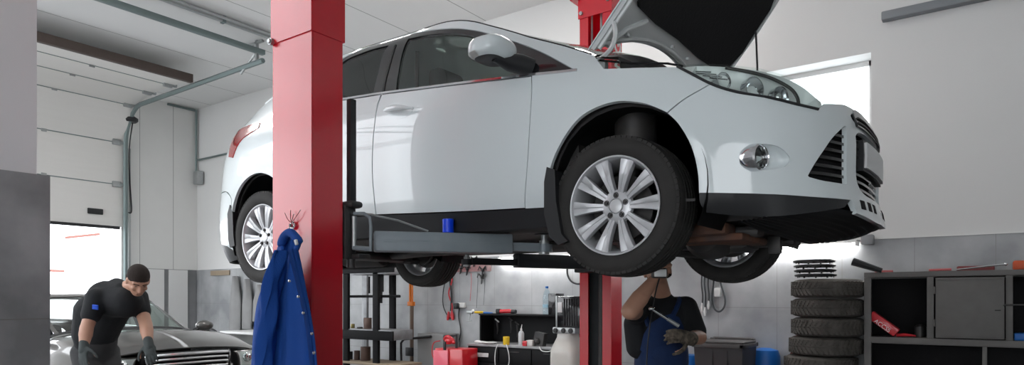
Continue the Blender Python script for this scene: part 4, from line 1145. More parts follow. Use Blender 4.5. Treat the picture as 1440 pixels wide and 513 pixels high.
mb = MB(); mb.lathe([(0,0),(.13,0),(.14,.02),(.14,.30),(.145,.32),(.14,.34),(.14,.82),(.12,.88),(.05,.90),(0,.90)], (0,0,0), seg=28); o = mb.build('drum', mat('blue_plastic', (.01,.12,.42), .4)); o.location = (dr.x+.09,3.38,0); tag(o, 'blue plastic drum peeking out right of the grey bin', 'drum')
mb = MB(); mb.lathe([(0,0),(.13,0),(.14,.02),(.14,.75),(.12,.80),(0,.80)], (0,0,0), seg=28); o = mb.build('drum', mat('blue_plastic', (0,0,0))); q = PY(968,500,3.3); o.location = (q.x,3.3,0); tag(o, 'blue plastic drum low behind the mechanic\'s arm, left of the grey bin', 'drum')
# ---- sockets and hanging leads
def socket(px, py, w, h, label, n=1):
    p = PY(px,py,WY-.03); e = empty('wall_socket', p, 0, label, 'socket')
    mb = MB(); mb.box((-w/2,-.035,-h/2),(w/2,.009,h/2),.012); mb.build('housing', white_pl, e)
    for k in range(n):
        x = -w/2+w*(k+.5)/n; mb = MB(); mb.lathe([(.022,-.037),(.028,-.037),(.028,-.030)], (x,0,0), 'y', 20); mb.cyl((x,-.036,0),(x,-.031,0),.021); mb.build('outlet', plate_m, e)
    return p
socket(1010,411,.07,.10,'white wall socket inside the loop of grey cable')
p1 = socket(650,429,.13,.07,'white double wall socket with a black plug, left of the workbench', 2)
socket(987,472,.07,.10,'pale wall socket beside the mechanic\'s glove')
wire = mat('cable_grey', (.06,.065,.07), .5)
def lead(name, pts, r, m, label, cat='cable', group=None, Y=WY-.05, n=6):
    mb = MB(); mb.tube(catmull([PY(px,py,Y) for px,py in pts], n), r, 8); return tag(mb.build(name, m), label, cat, group)
for k,(x,yb,L) in enumerate(((988,428,'leftmost'),(992,434,'middle'),(997,425,'rightmost of the three, shortest'))):
    e = lead('hanging_cable', [(x-1,386),(x-1.5,400),(x,415),(x-.5,yb)], .008, wire, 'thin grey cable hanging on the tiles, '+L, group='cables hanging above the bin')
    q = PY(x-.5,yb+4,WY-.05); mb = MB(); mb.tube([q+Vector((0,0,.05)),q+Vector((0,0,.0)),q-Vector((0,0,.045))], [.008,.018,.010], 8); mb.build('plug', white_pl, e)
lead('looped_cable', [(1005,380),(1003,400),(1001,420),(1004,433),(1011,438),(1018,432),(1019.5,420),(1014,400),(1009,380)], .010, wire, 'thick grey cable hanging in one long loop over the bin')
lead('power_lead', [(646,432),(645,445),(648,465),(645,480),(638,490),(630,492)], .009, blackp, 'black lead running from the double socket down to the red charger')
mb = MB(); mb.box(p1+Vector((-.075,-.10,-.05)), p1+Vector((-.02,-.03,.03)),.012); tag(mb.build('plug', blackp), 'black plug in the left half of the double socket', 'plug')
lead('air_hose', [(798,370),(798,385),(803,395),(812,399),(822,397)], .012, blackp, 'black hose curving down the tiles to the far red column')
# jumper leads
redp = mat('red_plastic', (.55,.02,.03), .4, coat=.3)
e = empty('jumper_leads', PY(634,380,WY-.06), 0, 'red and black jumper leads hanging on the tiled wall beside the tool board', 'jumper leads')
def rel(px, py, Y=WY-.06): return PY(px,py,Y)-e.location
mb = MB(); mb.tube(catmull([rel(634,375),rel(633,395),rel(635,415),rel(634,437)],5), .014, 8); mb.build('black_cable', blackp, e)
mb = MB(); mb.tube(catmull([rel(631,375),rel(636,392),rel(631,412),rel(636,430),rel(634,444)],5), .010, 8); mb.build('red_cable', redp, e)
mb = MB(); mb.tube(catmull([rel(630,385),rel(624,405),rel(623,428),rel(630,445),rel(634,447)],5), .007, 8); mb.build('thin_wire', blackp, e)
for dx, m in ((-3,redp),(2,redp)):
    mb = MB(); mb.tube([rel(634+dx,438),rel(634+dx*1.2,446),rel(634+dx*1.6,450)], [.012,.026,.012], 6); mb.build('clamp', m, e)
# ---- tool board with pullers and hooks
a = PY(640,365,WY-.03); b = PY(690,381,WY-.03)
tb = empty('tool_board', ((a.x+b.x)/2, WY-.03, b.z), 0, 'reddish tool board with black pullers hooked on it, above the tiles by the rear wheel', 'tool board')
w_ = (b.x-a.x)/2
mb = MB(); mb.box((-w_,-.01,0),(w_,.008,a.z-b.z)); mb.build('board', mat('board_red', (.30,.13,.13), .8, noise=1, col2=(.42,.30,.30), nscale=6), tb)
for k,(px,py) in enumerate(((644,371),(648,376),(657,378),(667,366),(679,380),(678,390))):
    mb = MB(); c = PY(px,py,WY-.05)-tb.location
    for s in (-1,0,1): mb.tube([c, c+Vector((s*.05,-.01,.05 if s else -.07)), c+Vector((s*.07,-.02,.0 if s else -.09))], [.014,.012,.006], 6)
    mb.sphere(c,.024,10,8); mb.build('puller', blackp if k % 2 == 0 else darkmetal, tb)
for k,(px,l) in enumerate(((662,40),(671,50),(681,46))):
    lead('thin_wire', [(px,383),(px+1,395),(px-1,383+l)], .003, wire if k else redp, 'thin wire hanging under the tool board, '+['leftmost','middle one','rightmost'][k], group='thin wires under the tool board')
# ---- workbench
bx0 = PY(657,470,2.95).x; bx1 = PY(800,470,2.95).x
wb = empty('workbench', ((bx0+bx1)/2, 3.22, 0), 0, 'black steel workbench with drawers, a back panel and a narrow upper shelf', 'workbench')
hw_ = (bx1-bx0)/2; benchm = mat('bench_black', (.007,.007,.008), .65, noise=.3, nscale=5, spec=.25); WT = .835
zsh = 1.20
mb = MB(); mb.box((-hw_,-.27,WT-.03),(hw_,.26,WT),.004); mb.build('worktop', mat('worktop_grey', (.35,.35,.36), .5, noise=.7, nscale=12), wb)
mb = MB(); mb.box((-hw_,.25,WT+.001),(hw_,.28,zsh-.02)); mb.box((-hw_,-.02,WT+.001),(-hw_+.02,.249,zsh-.02)); mb.box((hw_-.02,-.02,WT+.001),(hw_,.249,zsh-.02)); mb.build('back_panel', benchm, wb)
mb = MB(); mb.box((-hw_-.01,-.03,zsh-.019),(hw_+.01,.28,zsh),.004); mb.build('upper_shelf', benchm, wb)
mb = MB(); mb.box((-hw_,-.25,.05),(hw_,.26,WT-.032)); mb.build('cabinet', benchm, wb)
for k in range(3):
    x0 = -hw_+.02+k*(2*hw_-.04)/3; x1 = x0+(2*hw_-.04)/3-.015
    for z0,z1 in ((.62,.79),(.42,.60),(.08,.40)):
        mb = MB(); mb.box((x0,-.27,z0),(x1,-.251,z1),.004); dw = mb.build('drawer', benchm, wb)
        if k == 0 and z0 > .6: mb = MB(); mb.box((x0+.02,-.278,z0+.055),(x0+.02+.30,-.270,z0+.105),.002); mb.build('white_label_strip', white_pl, dw)
        else: mb = MB(); mb.box(((x0+x1)/2-.07,-.285,z1-.04),((x0+x1)/2+.07,-.270,z1-.03),.003); mb.build('handle', darkmetal, dw)
def onbench(px, py=484, Y=2.99): p = PY(px,py,Y); p.z = WT; return p
def onshelf(px, Y=3.3): p = PY(px,436,Y); p.z = zsh; return p
def item(name, build, loc, m, label, cat, rz=0, group=None):
    mb = MB(); build(mb); o = mb.build(name, m); o.location = loc; o.rotation_euler = (0,0,rz); return tag(o, label, cat, group)
item('yellow_tin', lambda m: (m.lathe([(0,0),(.038,0),(.040,.004),(.040,.098),(.036,.10),(.036,.092),(0,.092)])), onbench(712), mat('tin_yellow', (.75,.50,.02), .4), 'round yellow tin standing on the workbench top', 'tin')
e = empty('spray_bottle', onbench(733,484,3.02), 0, 'white spray bottle with a thin nozzle standing in the middle of the workbench', 'bottle')
mb = MB(); mb.lathe([(0,0),(.034,0),(.036,.01),(.036,.14),(.025,.165),(.013,.175),(0,.175)]); mb.build('body', mat('bottle_white', (.5,.52,.53), .3, coat=.3), e)
mb = MB(); mb.cyl((0,0,.175),(0,0,.20),.012); mb.tube([(0,0,.20),(.01,0,.25)], [.007,.003], 8); mb.build('nozzle', white_pl, e)
item('cardboard_box', lambda m: m.box((-.045,-.04,0),(.045,.04,.07),.003), onbench(747), mat('box_white', (.6,.57,.55), .7), 'small white and red box right of the spray bottle', 'box')
item('small_red_box', lambda m: m.box((-.03,-.03,0),(.03,.03,.06),.003), onbench(739.5,484,2.97), redp, 'tiny red box between the spray bottle and the white box', 'box')
item('white_saucer', lambda m: m.lathe([(0,.0),(.06,0),(.10,.02),(.098,.024),(.06,.008),(0,.008)]), onbench(688), white_pl, 'flat white dish at the left end of the workbench top', 'dish')
item('work_lamp', lambda m: (m.prism([(-.07,0),(.07,0),(.10,.15),(-.03,.17)],'y',-.04,.04), m.sphere((.0,-.04,.06),.04,12,8)), onbench(758,484,3.03), darkmetal, 'dark angular work lamp leaning at the right of the workbench', 'work lamp')
item('rag', lambda m: (m.sphere((0,0,.02),.05,12,8,(1,.7,.4)), [m.tube([(.03,y,.02),(.10,y*1.6,.015)],[.012,.009],6) for y in (-.03,-.01,.01,.03)]), onbench(672,484,3.0), white_pl, 'crumpled pale rag at the very left of the workbench', 'rag')
lead_b = lambda pts, label, r=.006, m=white_pl: tag((lambda mb: (mb.tube(catmull([PY(px,py,2.92) for px,py in pts],6), r, 8), mb.build('charging_cable', m))[1])(MB()), label, 'cable', 'pale cables over the workbench front')
lead_b([(700,484),(697,492),(696,505),(697,520)], 'pale cable hanging over the drawer fronts, left one')
lead_b([(712,484),(715,495),(716,508),(713,520)], 'pale cable hanging over the drawer fronts, middle one')
lead_b([(758,487),(762,493),(772,494),(780,489)], 'pale cable sagging from the right end of the workbench top')
# things hanging on the black back panel
for k,(px,py,L) in enumerate(((699,458,'left'),(718,456,'centre'),(727,462,'right'))):
    e = empty('hanging_tool', PY(px,py,3.42), 0, 'thin dark hand tool hanging on the workbench back panel, '+L, 'hand tool', 'hand tools on the back panel')
    mb = MB(); mb.tube([(0,0,.05),(.01,0,-.05),(0,0,-.11)], [.012,.008,.004], 8); mb.build('blade', darkmetal, e)
    mb = MB(); mb.tube([(-.03,0,.09),(.03,0,.05)], .010, 8); mb.build('grip', white_pl if k == 0 else darkmetal, e)
# on the upper shelf
e = empty('water_bottle', onshelf(769,3.25), 0, 'clear plastic water bottle with a blue cap on the shelf over the workbench', 'bottle')
pet = glassmat('pet_bottle', (.86,.93,.96), .08)
mb = MB(); mb.lathe([(0,0),(.045,0),(.050,.01),(.050,.06),(.047,.07),(.050,.08),(.050,.13),(.046,.14),(.050,.15),(.050,.21),(.036,.27),(.018,.305),(.016,.325)]); mb.build('body', pet, e)
mb = MB(); mb.lathe([(.019,.318),(.019,.342),(0,.344),(0,.318)]); mb.build('cap', mat('blue_plastic', (0,0,0)), e)
mb = MB(); mb.lathe([(.0505,.085),(.0508,.125)]); bmesh.ops.solidify(mb.bm, geom=list(mb.bm.faces), thickness=.0006); mb.build('label', mat('bottle_label', (.45,.62,.70), .5), e)
item('hand_tool', lambda m: (m.box((-.06,-.04,0),(.05,.04,.03),.012),), onshelf(674), mat('tin_yellow', (0,0,0)), 'yellow hand tool lying at the left of the shelf over the workbench', 'tool')
e = empty('power_tool', onshelf(711), 0, 'red and black power tool lying on the shelf over the workbench', 'power tool')
mb = MB(); mb.tube([(-.08,0,.03),(.06,0,.035),(.10,0,.03)], [.026,.028,.022], 10); mb.build('body', redp, e)
mb = MB(); mb.box((-.14,-.035,.0),(-.08,.035,.065),.015); mb.tube([(.10,0,.03),(.16,0,.03)], [.03,.026], 10); mb.build('head', blackp, e)
item('screwdriver', lambda m: m.tube([(-.07,0,.012),(0,0,.012),(.08,0,.012)], [.011,.012,.004], 8), onshelf(686,3.22), mat('blue_plastic', (0,0,0)), 'thin blue screwdriver lying on the shelf between the yellow and red tools', 'screwdriver')
# vice-like clamp on the bench's upper left corner
e = empty('bench_clamp', PY(661,440,3.18), 0, 'small pale metal clamp on the upper left corner of the workbench', 'clamp')
mb = MB(); mb.box((-.05,-.02,-.01),(.05,.02,.03),.008); mb.tube([(0,0,.0),(0,-.02,-.10)], .010, 8); mb.tube([(-.04,-.02,-.10),(.04,-.02,-.10)], .006, 8); mb.build('jaw', steel, e)
mb = MB(); mb.sphere((.05,0,.03),.02,10,8); mb.build('knob', white_pl, e)
# ---- black cases and the machine left of the far column
a = PY(784,441,3.25)
item('small_case', lambda m: (m.box((-.055,-.09,0),(.055,.09,.255),.004),), (a.x,3.22,zsh), gloss_black, 'small black case on the shelf, left of the tall black case', 'case')
tk = empty('fluid_tank', PY(799,470,2.72)*1.0, 0, 'white translucent fluid tank on the floor beside the far red column', 'tank')
tk.location.z = 0; tk.location.y = 2.72
tankm = mat('tank_white', (.58,.56,.52), .35, coat=.3, noise=.3, nscale=3)
mb = MB()
def tf(i, j):
    th = 2*math.pi*i; ex = .45
    c = math.copysign(abs(math.cos(th))**ex, math.cos(th)); s_ = math.copysign(abs(math.sin(th))**ex, math.sin(th))
    tab = [(0,.9),(.02,1),(.70,1),(.82,.97),(.90,.78),(.96,.62),(1.0,.60)]
    k = interp(tab, j); return Vector((.165*c*k, .16*s_*k, 1.02*j))
mb.grid(tf, 32, 24, closeu=True); mb.build('tank_body', tankm, tk)
mb = MB(); mb.box((-.12,-.13,1.02),(.16,.13,1.085),.01); mb.build('valve_block', steel, tk)
for x in (-.08,.02,.11): mb = MB(); mb.lathe([(0,-.018),(.024,-.016),(.028,0),(0,0)], (x,-.13,1.052), 'y', 16); mb.build('gauge', blackp, tk)
e = empty('machine_case', (tk.location.x+.02, 2.72, 1.085), 0, 'tall black finned case with a pale label, on top of the fluid tank', 'case')
mb = MB(); mb.box((-.10,-.12,0),(.20,.12,.335),.006)
for k in range(6): mb.box((-.0+.03*k,-.128,.02),(.010+.03*k,-.121,.31))
mb.build('case', gloss_black, e)
mb = MB(); mb.box((-.103,-.125,.0),(-.083,-.10,.34),.003); mb.build('edge_strip', steel, e)
mb = MB(); mb.box((-.078,-.1275,.16),(-.02,-.1205,.27),.001); mb.build('label', plate_m, e)
# ---- hydraulic press
pz = 1.40+51*9.0/944
pl = PY(482,400,2.55); prr = PY(556,400,2.55)
pr0 = empty('shop_press', ((pl.x+prr.x)/2, 2.75, 0), 0, 'black H-frame workshop press standing just right of the near red column', 'press')
hw2 = (prr.x-pl.x)/2; pblk = mat('press_black', (.008,.008,.009), .7, spec=.2)
raw = mat('worn_steel', (.30,.31,.32), .45, .4, noise=.8, col2=(.20,.20,.21), nscale=10)
z_ = lambda py, Y=2.6: PY(520,py,Y).z
for px,Y in ((486.5,2.55),(528.5,2.55),(513,2.95),(551.5,2.95)):
    x = PY(px,440,Y).x-pr0.location.x; y = Y-pr0.location.y
    mb = MB(); mb.box((x-.05,y-.012,.0),(x+.05,y+.03,z_(370)),.003); mb.build('upright', pblk if px != 513 else raw, pr0)
mb = MB(); mb.box((-hw2-.0,-.235,z_(384)),(hw2,-.213,z_(368)),.004); mb.box((-hw2,.213,z_(384)),(hw2,.235,z_(368)),.004); mb.build('top_beam', pblk, pr0)
mb = MB(); mb.box((-hw2+.16,-.212,z_(386)),(hw2-.16,.212,z_(371)),.004); mb.build('top_plate', raw, pr0)
mb = MB(); mb.tube([(-hw2+.02,-.1,z_(416.5)),(hw2-.02,-.1,z_(416.5))], .018, 8); mb.build('cross_bar', pblk, pr0)
mb = MB(); mb.cyl((.02,0,z_(410)),(.02,0,z_(386)),.045); mb.cyl((.02,0,z_(426)),(.02,0,z_(410)),.028); mb.tube([(.02,0,z_(398)),(-.08,-.03,z_(394))], .012, 8); mb.build('ram', blackp, pr0)
for s in (-1,1): mb = MB(); mb.tube([(s*.2,0,z_(412)),(s*.2,0,z_(388))], .012, 8); mb.build('return_spring', pblk, pr0)
mb = MB(); mb.box((-hw2+.10,-.20,z_(477)),(hw2-.08,.20,z_(463)),.004); mb.build('bed', raw, pr0)
mb = MB(); mb.box((-hw2,-.25,z_(477)),(hw2,-.225,z_(464)),.003); mb.build('bed_rail', pblk, pr0)
mb = MB(); mb.box((-hw2-.02,-.25,z_(512)),(hw2+.04,.25,z_(509)),.003); mb.build('lower_shelf', mat('ply', (.35,.28,.20), .7, noise=.6), pr0)
mb = MB(); mb.box((-hw2,-.28,0),(-hw2+.09,.28,.05)); mb.box((hw2-.09,-.28,0),(hw2,.28,.05)); mb.build('foot', pblk, pr0)
brass = mat('brown_steel', (.13,.085,.07), .5, .3, noise=.5, nscale=15)
def cylitem(px, z, r, h, m, label, Y=2.72, nm='steel_bush'):
    p = PY(px,470,Y); return item(nm, lambda q: q.lathe([(0,0),(r*.96,0),(r,.004),(r,h-.004),(r*.95,h),(r*.5,h),(r*.5,h-.01),(0,h-.01)]), (p.x,Y,z), m, label, 'steel bush')
zb = z_(463); zl = z_(509)
cylitem(517,zb,.055,.15,brass,'large brown steel bush standing on the press bed')
cylitem(496,zb,.028,.06,mat('brass', (.30,.25,.10), .4, .6),'small brass bush at the left of the press bed')
cylitem(506,zb,.04,.02,darkmetal,'flat dark steel disc on the press bed')
cylitem(514,zl,.068,.19,brass,'large brown steel bush on the press\'s lower shelf')
cylitem(502,zl,.042,.13,brass,'medium brown steel bush on the press\'s lower shelf')
cylitem(492,zl,.04,.11,blackp,'black steel bush at the left of the press\'s lower shelf')
# ---- orange post, frame pipe, red charger
e = empty('jack_post', PY(579,470,3.30)*1.0, 0, 'slim rust-brown upright pole with an orange top, left of the red charger', 'pole')
e.location.z = 0; zz = lambda py: PY(579,py,3.30).z
mb = MB(); mb.cyl((0,0,0),(0,0,zz(428)),.028); mb.build('pole', mat('pole_brown', (.18,.13,.10), .5, .4, noise=.8), e)
mb = MB(); mb.cyl((-.03,0,zz(428)),(-.03,0,zz(392)),.018); mb.cyl((.012,0,zz(428)),(.012,0,zz(392)),.012); mb.box((-.06,-.03,zz(430)),(.04,.03,zz(424)),.006); mb.build('orange_sleeve', mat('orange_paint', (.75,.20,.02), .4), e)
mb = MB(); mb.box((-.07,-.06,zz(500)),(.07,-.028,zz(488)),.008); mb.build('clamp_block', blackp, e)
mb = MB(); Pq = [PY(*q,3.15) for q in ((565,520),(564,495),(564,482),(568,477),(576,476),(606,473))]
mb.tube(Pq+[], .016, 8); tag(mb.build('bent_pipe', blackp), 'bent black pipe rising and turning towards the red charger', 'pipe')
ch = empty('battery_charger', PY(628,500,2.6), 0, 'red battery charger cart with black handle beside the workbench', 'charger'); c0 = PY(628,500,2.6); ch.location = (c0.x,2.75,0)
zc_ = lambda py: PY(628,py,2.6).z
mb = MB(); mb.box((-.20,-.14,0.05),(.24,.16,zc_(490)),.012); mb.build('housing', mat('charger_red', (.55,.012,.02), .3, coat=.5), ch)
mb = MB(); mb.box((-.205,-.165,.05),(.03,-.141,zc_(493)),.004); mb.build('front_panel', mat('charger_pink', (.75,.12,.17), .35, coat=.3), ch)
mb = MB(); mb.tube([(-.17,0,zc_(490)),(-.17,0,zc_(474)),(.03,0,zc_(472)),(.03,0,zc_(490))], .016, 8); mb.build('handle', blackp, ch)
mb = MB(); mb.tube(catmull([(-.15,-.02,zc_(478)),(-.08,-.05,zc_(474)),(-.01,-.03,zc_(479)),(.02,-.04,zc_(483))],5), [.02]*6+[.028]*6+[.02]*4, 8); mb.sphere((-.06,-.04,zc_(480)),.055,12,8,(1.2,.7,.8)); mb.build('clamp_lead', redp, ch)
mb = MB(); mb.tube(catmull([(-.15,-.1,zc_(480)),(-.26,-.1,zc_(484)),(-.28,-.1,zc_(500)),(-.2,-.1,zc_(516))],5), .007, 6); mb.build('thin_red_wire', redp, ch)
mb = MB(); mb.box((-.02,-.19,zc_(492)),(.01,-.166,zc_(480)),.004); mb.build('switch', blackp, ch)
bb = PY(618,480,3.3)
item('grey_cabinet', lambda m: m.box((-.24,-.16,0),(.24,.16,zc_(476)+.01),.01), (bb.x-.05,3.33,0), mat('cab_grey', (.20,.20,.20), .5), 'low grey cabinet against the tiles behind the red charger', 'cabinet')
# ---- right shelf unit
sx0 = .44; sf = 3.05; sm_ = mat('shelf_grey_paint', (.125,.12,.115), .55, noise=.4, col2=(.09,.085,.08), nscale=10)
sh = empty('steel_shelving', (2.3, 3.29, 0), 0, 'grey welded steel shelving with open bays and one closed locker door', 'shelving')
def sb_(mb, x0, x1, z0, z1, y0=sf, y1=3.10): mb.box((x0-2.3,y0-3.29,z0),(x1-2.3,y1-3.29,z1),.003)
ZT, ZM = 1.625, 1.063
mb = MB(); sb_(mb, sx0, 4.2, ZT-.045, ZT); sb_(mb, sx0, 4.2, ZT-.045, ZT, 3.47, 3.50); mb.build('top_rail', sm_, sh)
mb = MB(); sb_(mb, sx0, 4.2, ZT-.012, ZT-.001, 3.10, 3.47); mb.build('top_shelf', sm_, sh)
mb = MB(); sb_(mb, sx0+.055, 4.2, ZM-.055, ZM); sb_(mb, sx0, 4.2, ZM-.02, ZM-.004, 3.10, 3.50); mb.build('middle_shelf', sm_, sh)
mb = MB(); sb_(mb, sx0+.055, 4.2, .45, .50); sb_(mb, sx0, 4.2, .47, .49, 3.10, 3.50); mb.build('lower_shelf', sm_, sh)
for (a_, b_, z0, z1) in ((sx0,sx0+.055,0,ZT-.046),(.912,.962,ZM+.001,ZT-.046),(1.445,1.492,ZM+.001,ZT-.046),(1.293,1.325,0,ZM-.056),(2.10,2.15,ZM+.001,ZT-.046),(2.6,2.65,0,ZT-.046),(4.15,4.2,0,ZT)):
    mb = MB(); sb_(mb, a_, b_, z0, z1); mb.build('post', sm_, sh)
mb = MB(); sb_(mb, sx0, 4.2, 0, ZT-.046, 3.50, 3.51); sb_(mb, sx0, sx0+.004, .0, ZT-.046, 3.10, 3.50); sb_(mb, .93, .94, ZM, ZT-.046, 3.10, 3.50); sb_(mb, 1.46, 1.47, ZM, ZT-.046, 3.10, 3.50); mb.build('back_sheet', insul, sh)
mb = MB(); sb_(mb, .975, 1.438, ZM+.008, ZT-.056, 3.035, 3.049); dr_ = mb.build('locker_door', sm_, sh)
mb = MB(); 
for (a_, b_, z0, z1) in ((.985,1.43,ZT-.075,ZT-.070),(.985,1.43,ZM+.018,ZM+.023)): sb_(mb, a_, b_, z0, z1, 3.031, 3.0345)
mb.build('door_fold', sm_, dr_)
for z in (ZT-.16, ZM+.13): mb = MB(); mb.cyl((.968-2.3,3.035-3.29,z-.03),(.968-2.3,3.035-3.29,z+.03),.008); mb.build('door_hinge', sm_, dr_)
mb = MB(); sb_(mb, 1.375, 1.415, 1.30, 1.306, 3.028, 3.0345); mb.build('lock_slot', insul, dr_)
mb = MB(); mb.cyl((1.43-2.3,3.02-3.29,1.345),(1.62-2.3,3.02-3.29,1.35),.007); mb.build('bolt_bar', darkmetal, dr_)
def onsh(px, z, Y=3.2): p = PY(px,460,Y); p.z = z; return p
q = onsh(1243,ZM,3.14)
rbx = empty('red_box', q, 0, 'tilted red box with white lettering leaning in the left bay of the shelving', 'box')
mb = MB(); mb.box((-.13,-.05,0),(.13,.05,.075),.006, Matrix.Rotation(R(38),3,'Y')); bxo = mb.build('box', redp, rbx); bxo.location = (0,0,.075)
text_mesh('box_lettering', 'ACCSS', .05, white_pl, bxo, Matrix.Translation((-.075,-.0515,.055)) @ Matrix.Rotation(R(38),4,'Y') @ Matrix.Rotation(R(90),4,'X'))
item('red_pliers', lambda m: (m.tube([(-.06,0,.015),(.0,-.01,.02),(.08,.02,.012)], [.014,.014,.008], 8),), onsh(1272,ZM,3.14), redp, 'red handled pliers on the shelf right of the tilted red box', 'pliers')
item('metal_stopper', lambda m: (m.lathe([(0,0),(.03,0),(.012,.02),(.012,.05),(.032,.06),(.03,.075),(0,.08)],seg=20),), onsh(1258,ZM,3.24), steel, 'small metal stopper behind the red box in the shelving', 'stopper')
item('dark_canister', lambda m: m.lathe([(0,0),(.045,0),(.045,.09),(.02,.11),(0,.11)],seg=20), onsh(1294,ZM,3.25), darkmetal, 'dark canister at the right of the open shelf bay', 'canister')
item('blue_case', lambda m: m.box((-.10,-.08,0),(.10,.08,.06),.008), (1.60,3.16,ZM), mat('blue_plastic',(0,0,0)), 'flat blue case on the shelf right of the locker door', 'case')
item('dark_jar', lambda m: m.lathe([(0,0),(.06,0),(.06,.12),(.05,.14),(0,.14)],seg=20), (.62,3.2,.90-.0), darkmetal, 'dark round pot in the bay under the red box', 'pot') if False else None
# on the top of the shelving
def ontop(px, Y=3.12): p = PY(px,384,Y); p.z = ZT; return p
e = empty('long_wrench', ontop(1380,3.10), 0, 'bright steel bar wrench lying aslant on top of the shelving', 'wrench')
mb = MB(); mb.tube([(-.17,0,.010),(.05,0,.035),(.155,0,.045)], [.006,.007,.008], 8); mb.build('shaft', chrome, e)
mb = MB(); mb.sphere((.16,0,.047),.013,10,8); mb.build('head', chrome, e)
item('red_case', lambda m: m.box((-.13,-.07,0),(.13,.07,.042),.012), ontop(1372,3.25), mat('dull_red', (.22,.05,.05), .6), 'dull red flat case behind the steel wrench on the shelving', 'case')
item('orange_case', lambda m: m.box((-.10,-.07,0),(.10,.07,.075),.015), ontop(1446,3.2), mat('orange_red', (.55,.09,.03), .5), 'orange case at the right edge on top of the shelving', 'case')
item('red_strip', lambda m: m.box((-.07,-.02,0),(.07,.02,.018),.005), ontop(1243,3.12), mat('pink_red', (.60,.16,.16), .6), 'small pale red strip on the left end of the shelving top', 'strip')
item('red_rod', lambda m: m.tube([(-.08,0,.012),(.08,0,.014)], .010, 8), ontop(1322,3.12), mat('pink_red', (0,0,0)), 'thin red rod on the shelving top left of the steel wrench', 'rod')
# blue cup on the lift arm
c = PD(644.5,325,3.50); 
item('blue_cup', lambda m: m.lathe([(0,0),(.029,0),(.030,.004),(.030,.070),(.026,.073),(0,.073)]), (-.965,-.880,1.745), mat('bright_blue', (.0,.055,.80), .35), 'bright blue plastic cap standing on the near grey lift arm', 'cap')
# faint grey things hanging on the tiles beyond the rear wheel
gcl = mat('grey_cloth', (.30,.30,.30), .9, noise=.6, nscale=5)
for k,(px,py0,py1,w_) in enumerate(((331,388,470,.16),(348,392,462,.13),(366,400,452,.20))):
    t_ = PY(px,py0,WY-.10); bt = PY(px,py1,WY-.10); L = t_.z-bt.z
    mb = MB()
    mb.grid(lambda i,j: Vector(((w_*(.25+.75*min(1,j*2.2)))*math.cos(2*math.pi*i)*(1+.12*math.sin(6*math.pi*i+3*j)), .06*math.sin(2*math.pi*i), -L*j)), 36, 14, closeu=True)
    o = mb.build('hanging_cloth', gcl); o.location = t_; tag(o, 'blurred grey cloth hanging on the tiled wall beyond the rear wheel, '+['left one','middle one','right one'][k], 'cloth', 'grey cloths on the far wall')
mb = MB(); a = PY(296,383,WY-.05); b = PY(322,383,WY-.05); mb.box((a.x,WY-.05,a.z-.06),(b.x,WY-.03,a.z+.03)); tag(mb.build('coat_rail', mat('ply',(0,0,0))), 'short wooden coat rail on the tiles left of the grey cloths', 'coat rail')
for k,(px,py) in enumerate(((283,465),(290,468))):
    p = PY(px,py,2.9)
    mb = MB(); mb.tube(catmull([(0,0,-p.z),(0,.0,0),(.1,.05,.05),(.3,.05,-.02)],5), .03, 8); o = mb.build('bent_bar', blackp); o.location = p; tag(o, 'black bent bar behind the dark saloon bonnet, '+['left one','right one'][k], 'bar', 'bars behind the saloon')
item('white_table', lambda m: (m.box((-.6,-.3,.82),(.6,.3,.86),.006), m.box((-.55,-.25,0),(-.5,.25,.82)), m.box((.5,-.25,0),(.55,.25,.82))), (PY(362,480,2.9).x,2.9,0), white_pl, 'white table by the tiled wall behind the near red column', 'table')
# ---- blue work coat on its magnetic hook
hk = empty('magnetic_hook', PY(412,317,-1.507), 0, 'round silver magnetic hook with wires on the near red column', 'hook')
mb = MB(); mb.lathe([(0,-.016),(.008,-.016),(.010,-.006),(.021,-.004),(.021,.006),(0,.006)], (0,0,0), 'y', 24); mb.build('magnet', chrome, hk)
mb = MB(); mb.lathe([(0,-.019),(.008,-.018),(.009,-.0165),(0,-.0165)], (0,0,0), 'y', 16); mb.build('centre', blackp, hk)
mb = MB(); mb.tube([(0,-.02,-.01),(0,-.035,-.04),(0,-.028,-.06),(0,-.010,-.055)], .003, 6); mb.build('hook', chrome, hk)
for (dx,dz) in ((-.055,.065),(-.008,.075),(.018,.055),(.07,.07)):
    mb = MB(); mb.tube([(0,-.01,.01),(dx*.5,-.012,dz*.5),(dx,-.008,dz)], .0018, 5); mb.build('wire', mat('wire_red', (.20,.02,.03), .5), hk)
coatm = mat('coat_blue', (.006,.065,.32), .85, noise=.5, col2=(.004,.045,.23), nscale=6, bump=.25, bscale=220)
ct = empty('work_coat', PY(413,330,-1.56), 0, 'dark blue snap-button work coat hanging on the near red column', 'coat')
cl = ct.location
# outlines in the photo: left and right edge at each height
ledge = [(328,404),(334,398),(345,392),(360,387),(380,379),(400,371),(425,363),(450,359),(480,356),(513,354),(560,350)]
redge = [(328,412),(334,417),(345,417),(360,420),(380,424),(400,428),(425,433),(450,438),(480,443),(513,446),(560,450)]
def coat(i, j, k0=0, k1=1, th=.085, ph=0):
    py = 328+232*j
    l = interp(ledge, py); r = interp(redge, py)
    a_ = PY(l+(r-l)*k0,py,-1.60); b_ = PY(l+(r-l)*k1,py,-1.60)
    c = (a_+b_)/2; hwid = (b_.x-a_.x)/2
    a = 2*math.pi*i
    fold = (.013*math.sin(5*a+1.3+ph+2*j)+.010*math.sin(9*a+4*j))*min(1,j*3+.15)
    dep = (th*.5)*(.35+.65*min(1,j*2.5))
    x = c.x + (hwid)*math.cos(a)+fold*math.sin(a)*.4; y = c.y + dep*math.sin(a) + fold*abs(math.sin(a))
    return Vector((x,min(y,-1.511),c.z))-cl
mb = MB(); mb.grid(lambda i,j: coat(i,j), 96, 50, closeu=True); 
